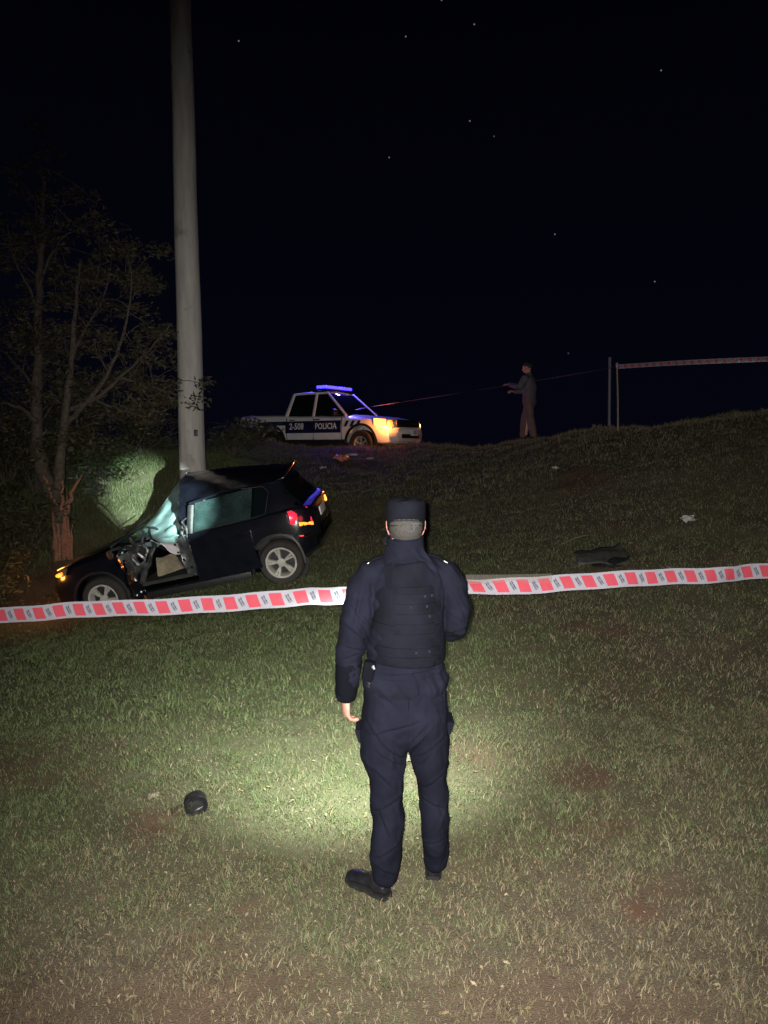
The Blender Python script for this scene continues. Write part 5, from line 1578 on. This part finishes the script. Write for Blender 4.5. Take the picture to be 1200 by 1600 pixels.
def lettering(frames, width, parent, umin, umax, size=.0125):
    """the two small lines of print between the red blocks, bent to follow the strip"""
    me0 = text_mesh('PELIGRO\nPELIGRO', size, 0, bold=.0006, space=1.02)
    base = [(v.co.x, v.co.y) for v in me0.vertices]; fcs = [list(p.vertices) for p in me0.polygons]
    us = np.array([f[3] for f in frames]); vs, fs = [], []
    k = math.floor(umin / .138)
    while k * .138 < umax:
        uc = k * .138 + .138 * .76 - .5 * .030
        if us[0] + .05 < uc < us[-1] - .05:
            o = len(vs); ca, sa = math.cos(R(-62)), math.sin(R(-62))
            for (x, y) in base:
                du, dv = x * ca - y * sa, x * sa + y * ca
                u = uc + du; j = int(np.clip(np.searchsorted(us, u), 1, len(us) - 1)); t = (u - us[j - 1]) / (us[j] - us[j - 1])
                p = frames[j - 1][0].lerp(frames[j][0], t); w = frames[j - 1][1].lerp(frames[j][1], t); nn = frames[j - 1][2]
                vs.append(p + w * dv + nn * (.0062 - .004 * min(1, (2 * dv / width) ** 2)))
            fs += [[i + o for i in f] for f in fcs]
        k += 1
    me = bpy.data.meshes.new('print'); me.from_pydata(vs, [], fs)
    return link('lettering', me, M['letter_black'], parent)


ln = [at(-480, 985, 5.1), at(-240, 972, 4.75), at(0, 961, 4.42), at(140, 953, 4.25), at(300, 945, 4.1), at(450, 935.5, 3.98), at(540, 930, 3.93), at(640, 924, 3.92), at(735, 917.5, 3.95), at(860, 912, 4.08), at(1000, 904, 4.25), at(1120, 897.5, 4.40), at(1205, 892.5, 4.52), at(1450, 880, 4.85), at(1700, 868, 5.2)]
pth = smooth_path(ln, 16)
pth = [p + Vector((0, .006 * math.sin(i * .31), 0.004 * math.sin(i * .17) + .002 * math.sin(i * .61))) for i, p in enumerate(pth)]


def roll_near(t):
    # tipped back where it leaves the officer's right side, nearly upright elsewhere
    return .16 + .14 * math.sin(t * 21) + .10 * math.sin(t * 67 + 1) + .62 * math.exp(-((t - .575) / .035) ** 2)


tp, fr = ribbon(pth, .094, roll_near, 'barrier_tape', M['tape'], None, 6, .004)
tag(tp, 'red and white striped barrier tape stretched behind the officer across the picture', 'barrier tape')
lettering(fr, .094, tp, fr[0][3], fr[-1][3])
M['clear'] = glass('clear_tape_plastic', (.95, .92, .90), .4, .86, 0, (.30, .27, .25))
fl, _ = ribbon(smooth_path([at(728, 905, 3.97), at(800, 904.5, 4.02), at(862, 903, 4.09)], 8), .05, lambda t: .4, 'folded_flap', M['clear'], tp, 3, .004)

up1 = smooth_path([at(556, 640, 20.9), at(590, 634, 20.5), at(700, 617, 18.6), at(830, 596, 16.6), at(965, 573, 14.78)], 22)
tp2, fr2 = ribbon(up1, .080, lambda t: 1.35 - .25 * math.sin(t * 17) - .3 * (t > .86) * (t - .86) / .14, 'barrier_tape', M['tape'], None, 4, .003)
tag(tp2, 'thin twisted tape running from the pickup bonnet up to the stake', 'barrier tape')
up2 = smooth_path([at(965, 573, 14.72), at(1060, 567, 14.0), at(1200, 561, 13.2), at(1420, 553, 12.2)], 22)
tp3, fr3 = ribbon(up2, .088, lambda t: .15 + .15 * math.sin(t * 9), 'barrier_tape', M['tape'], None, 4, .003)
tag(tp3, 'red barrier tape running from the stake to the right edge along the bank', 'barrier tape')
lettering(fr3, .088, tp3, fr3[0][3], fr3[-1][3])
up4 = smooth_path([at(110, 640, 11.65), at(200, 651, 12.2), at(262, 655, 12.6), at(330, 660, 13.2), at(352, 662, 13.6), at(400, 664, 17), at(440, 662, 21.5)], 10)
tp4, fr4 = ribbon(up4, .045, lambda t: 1.35, 'barrier_tape', M['tape'], None, 3, .002)
tag(tp4, 'thin pale strand of tape passing behind the concrete pole', 'barrier tape')

# ------------------------------------------------------------------ posts on the bank
b = at(966, 670, 14.8); b.z = gz(b.x, b.y) - .1; t = at(964, 570, 14.78)
stk = empty('wooden_stake', b); tag(stk, 'thin wooden stake on the rim holding up the tape', 'stake')
mb = MB().tube([(0, 0, -.05), (t - b) * .5 + Vector((.008, 0, 0)), t - b], [.019, .017, .014], 8); mb.build('shaft', M['wood'], stk)
mb = MB().tube([(t - b) + Vector((0, 0, -.05)), (t - b) + Vector((0, 0, .035))], [.022, .023], 10); mb.build('tape_knot', M['tape'], stk)
b = at(952, 675, 15.7); b.z = gz(b.x, b.y) - .15; t = at(953, 560, 15.7)
pst = empty('metal_post', b); tag(pst, 'slim metal post just left of the stake catching the blue light', 'post')
mb = MB().tube([(0, 0, 0), t - b], [.030, .030], 12); mb.build('shaft', M['galv'], pst)
mb = MB().lathe([(0, 0), (.034, 0), (.034, .02), (0, .03)], 12, 'z', t - b); mb.build('cap', M['galv'], pst)


# ------------------------------------------------------------------ things lying on the ground
def ground_at(px, py, y0, lift=0.0):
    """the spot on the ground seen at a photo point, searched outward from y0"""
    Y = y0
    while Y < 30:
        p = at(px, py, Y)
        if p.z <= gz(p.x, Y): break
        Y += .03
    p.z = gz(p.x, Y) + lift
    return p


# side mirror knocked off the car
g = ground_at(309, 1268, 3.0)
mm = empty('broken_side_mirror', g, (R(8), R(-12), R(20))); tag(mm, 'black car side mirror housing lying loose on the lit grass', 'car mirror')
mb = MB(); rings = []
for k, (y, w, h) in enumerate(((-.040, .052, .050), (-.036, .060, .058), (.0, .062, .060), (.030, .054, .052), (.052, .036, .034), (.060, .012, .012))):
    rings.append([Vector((w * math.copysign(abs(math.cos(a)) ** .8, math.cos(a)), y, .058 + h * math.copysign(abs(math.sin(a)) ** .8, math.sin(a)))) for a in [2 * math.pi * i / 24 for i in range(24)]])
mb.loft(rings); hs = mb.build('housing', M['black_plastic'], mm)
mb = MB().lathe([(.040, -.044), (.060, -.044), (.060, -.036), (.040, -.036)], 26, 'y', (0, 0, .058)); mb.build('rim', M['leather'], mm)
mb = MB().patch((-.050, -.046, .062), (-.012, -.046, .07), (-.018, -.046, .104), (-.040, -.045, .098), 3, 3, .004, .003); mb.build('mirror_glass', M['chrome'], mm, False)
mb = MB().patch((-.02, -.046, .03), (.03, -.046, .035), (.035, -.046, .052), (-.015, -.046, .045), 3, 3, .004, .003); mb.build('mirror_glass', M['dark_metal'], mm, False)

# torn plastic liner half buried on the slope
g = ground_at(945, 886, 6.5)
fl_ = empty('torn_wheel_liner', g, (R(-12), 0, R(4))); tag(fl_, 'curved dark plastic car liner lying hollow side down on the slope', 'car debris')
mb = MB(); rings = []
for k in range(17):
    u = k / 16; a = math.pi * (0.02 + .96 * u); row = []
    for j in range(9):
        v = j / 8; r = .30 * (1 - .25 * v)
        p = Vector((-.33 * math.cos(a) * (1 - .12 * v), -.10 * math.sin(a) * (1 - v) + .24 * v, .02 + .17 * math.sin(v * 1.5) + .10 * u * u * v))
        p += Vector((noise.noise(p * 6), noise.noise(p * 6 + Vector((3, 3, 3))), noise.noise(p * 7 + Vector((9, 1, 1))))) * .03
        row.append(p)
    rings.append(row)
mb.loft(rings, cap=False, closed=False); o = mb.build('shell', M['grey_plastic'], fl_)
md = o.modifiers.new('t', 'SOLIDIFY'); md.thickness = .008; bake(o)
mb = MB().patch((-.20, -.09, .0), (.22, -.08, .0), (.30, .0, .12), (-.10, .02, .09), 8, 4, .03, .01, crumple(.05, 6, 61)); mb.build('torn_edge', M['black_plastic'], fl_)


def scrap(px, py, y0, w, h, m_, name, label, cat, seed, rz=0.0, grp=None):
    g = ground_at(px, py, y0, .012)
    f = crumple(h * .35, 4 / max(w, .05), seed)
    mb = MB().patch((-w / 2, -h / 2, 0), (w / 2, -h / 2, .01), (w / 2, h / 2, .02), (-w / 2, h / 2, .015), 6, 5, h * .2, .003, f)
    o = mb.build(name, m_, None, True, 25); o.location = g; o.rotation_euler = (R(14), 0, rz)
    return tag(o, label, cat, grp)


scrap(640, 1190, 3.6, .045, .05, M['stick'], 'paper_scrap', 'small pale scrap on the grass seen between the officer\'s legs', 'litter', 1)
scrap(1076, 814, 7, .20, .13, M['paper'], 'plastic_scrap', 'pale crumpled scrap on the slope at the right above the tape', 'litter', 2, .3)
scrap(1046, 890, 6, .09, .05, M['stick'], 'plastic_scrap', 'small tan scrap between the tape and the plastic liner', 'litter', 3, .8)
scrap(535, 717, 12, .34, .26, M['pink_plastic'], 'lamp_fragment', 'broken reddish lamp plastic in the dirt below the pickup', 'car debris', 4, .4)
scrap(551, 712, 12, .28, .12, M['paper'], 'lamp_fragment', 'white plastic piece beside the reddish lamp fragment below the pickup', 'car debris', 5, .2)
scrap(504, 733, 12, .14, .1, M['paper'], 'plastic_scrap', 'pale stone sized scrap on the dirt bank left of the lamp fragments', 'litter', 6, .1)
scrap(578, 718, 12, .16, .08, M['paper'], 'plastic_scrap', 'small pale scrap right of the lamp fragments below the front wheel', 'litter', 7, .1)
scrap(867, 733, 10, .10, .07, M['paper'], 'plastic_scrap', 'tiny pale scrap on the dark slope below the second person', 'litter', 8, .1)
scrap(240, 1252, 3.4, .05, .03, M['stick'], 'dry_leaf', 'pale dry leaf lying left of the loose mirror', 'leaf', 10, .3)


def stick(pts, r, label, lift=.02):
    g = ground_at(*pts[0]); o = empty('stick', g); tag(o, label, 'stick')
    mb = MB(); branch(mb, [ground_at(*p, ) + Vector((0, 0, lift)) - g for p in pts], r, r * .4, 6, 4, .01); mb.build('wood', M['stick'], o)


stick([(878, 852, 7), (898, 845, 7), (920, 838, 7)], .012, 'thin pale stick on the slope left of the plastic liner')
stick([(566, 771, 10), (585, 764, 10), (606, 757, 10)], .016, 'short pale stick on the bank above the officer\'s cap')
stick([(535, 770, 10), (560, 768, 10), (590, 752, 10), (606, 748, 10)], .012, 'longer thin stick lying above the short one on the bank')
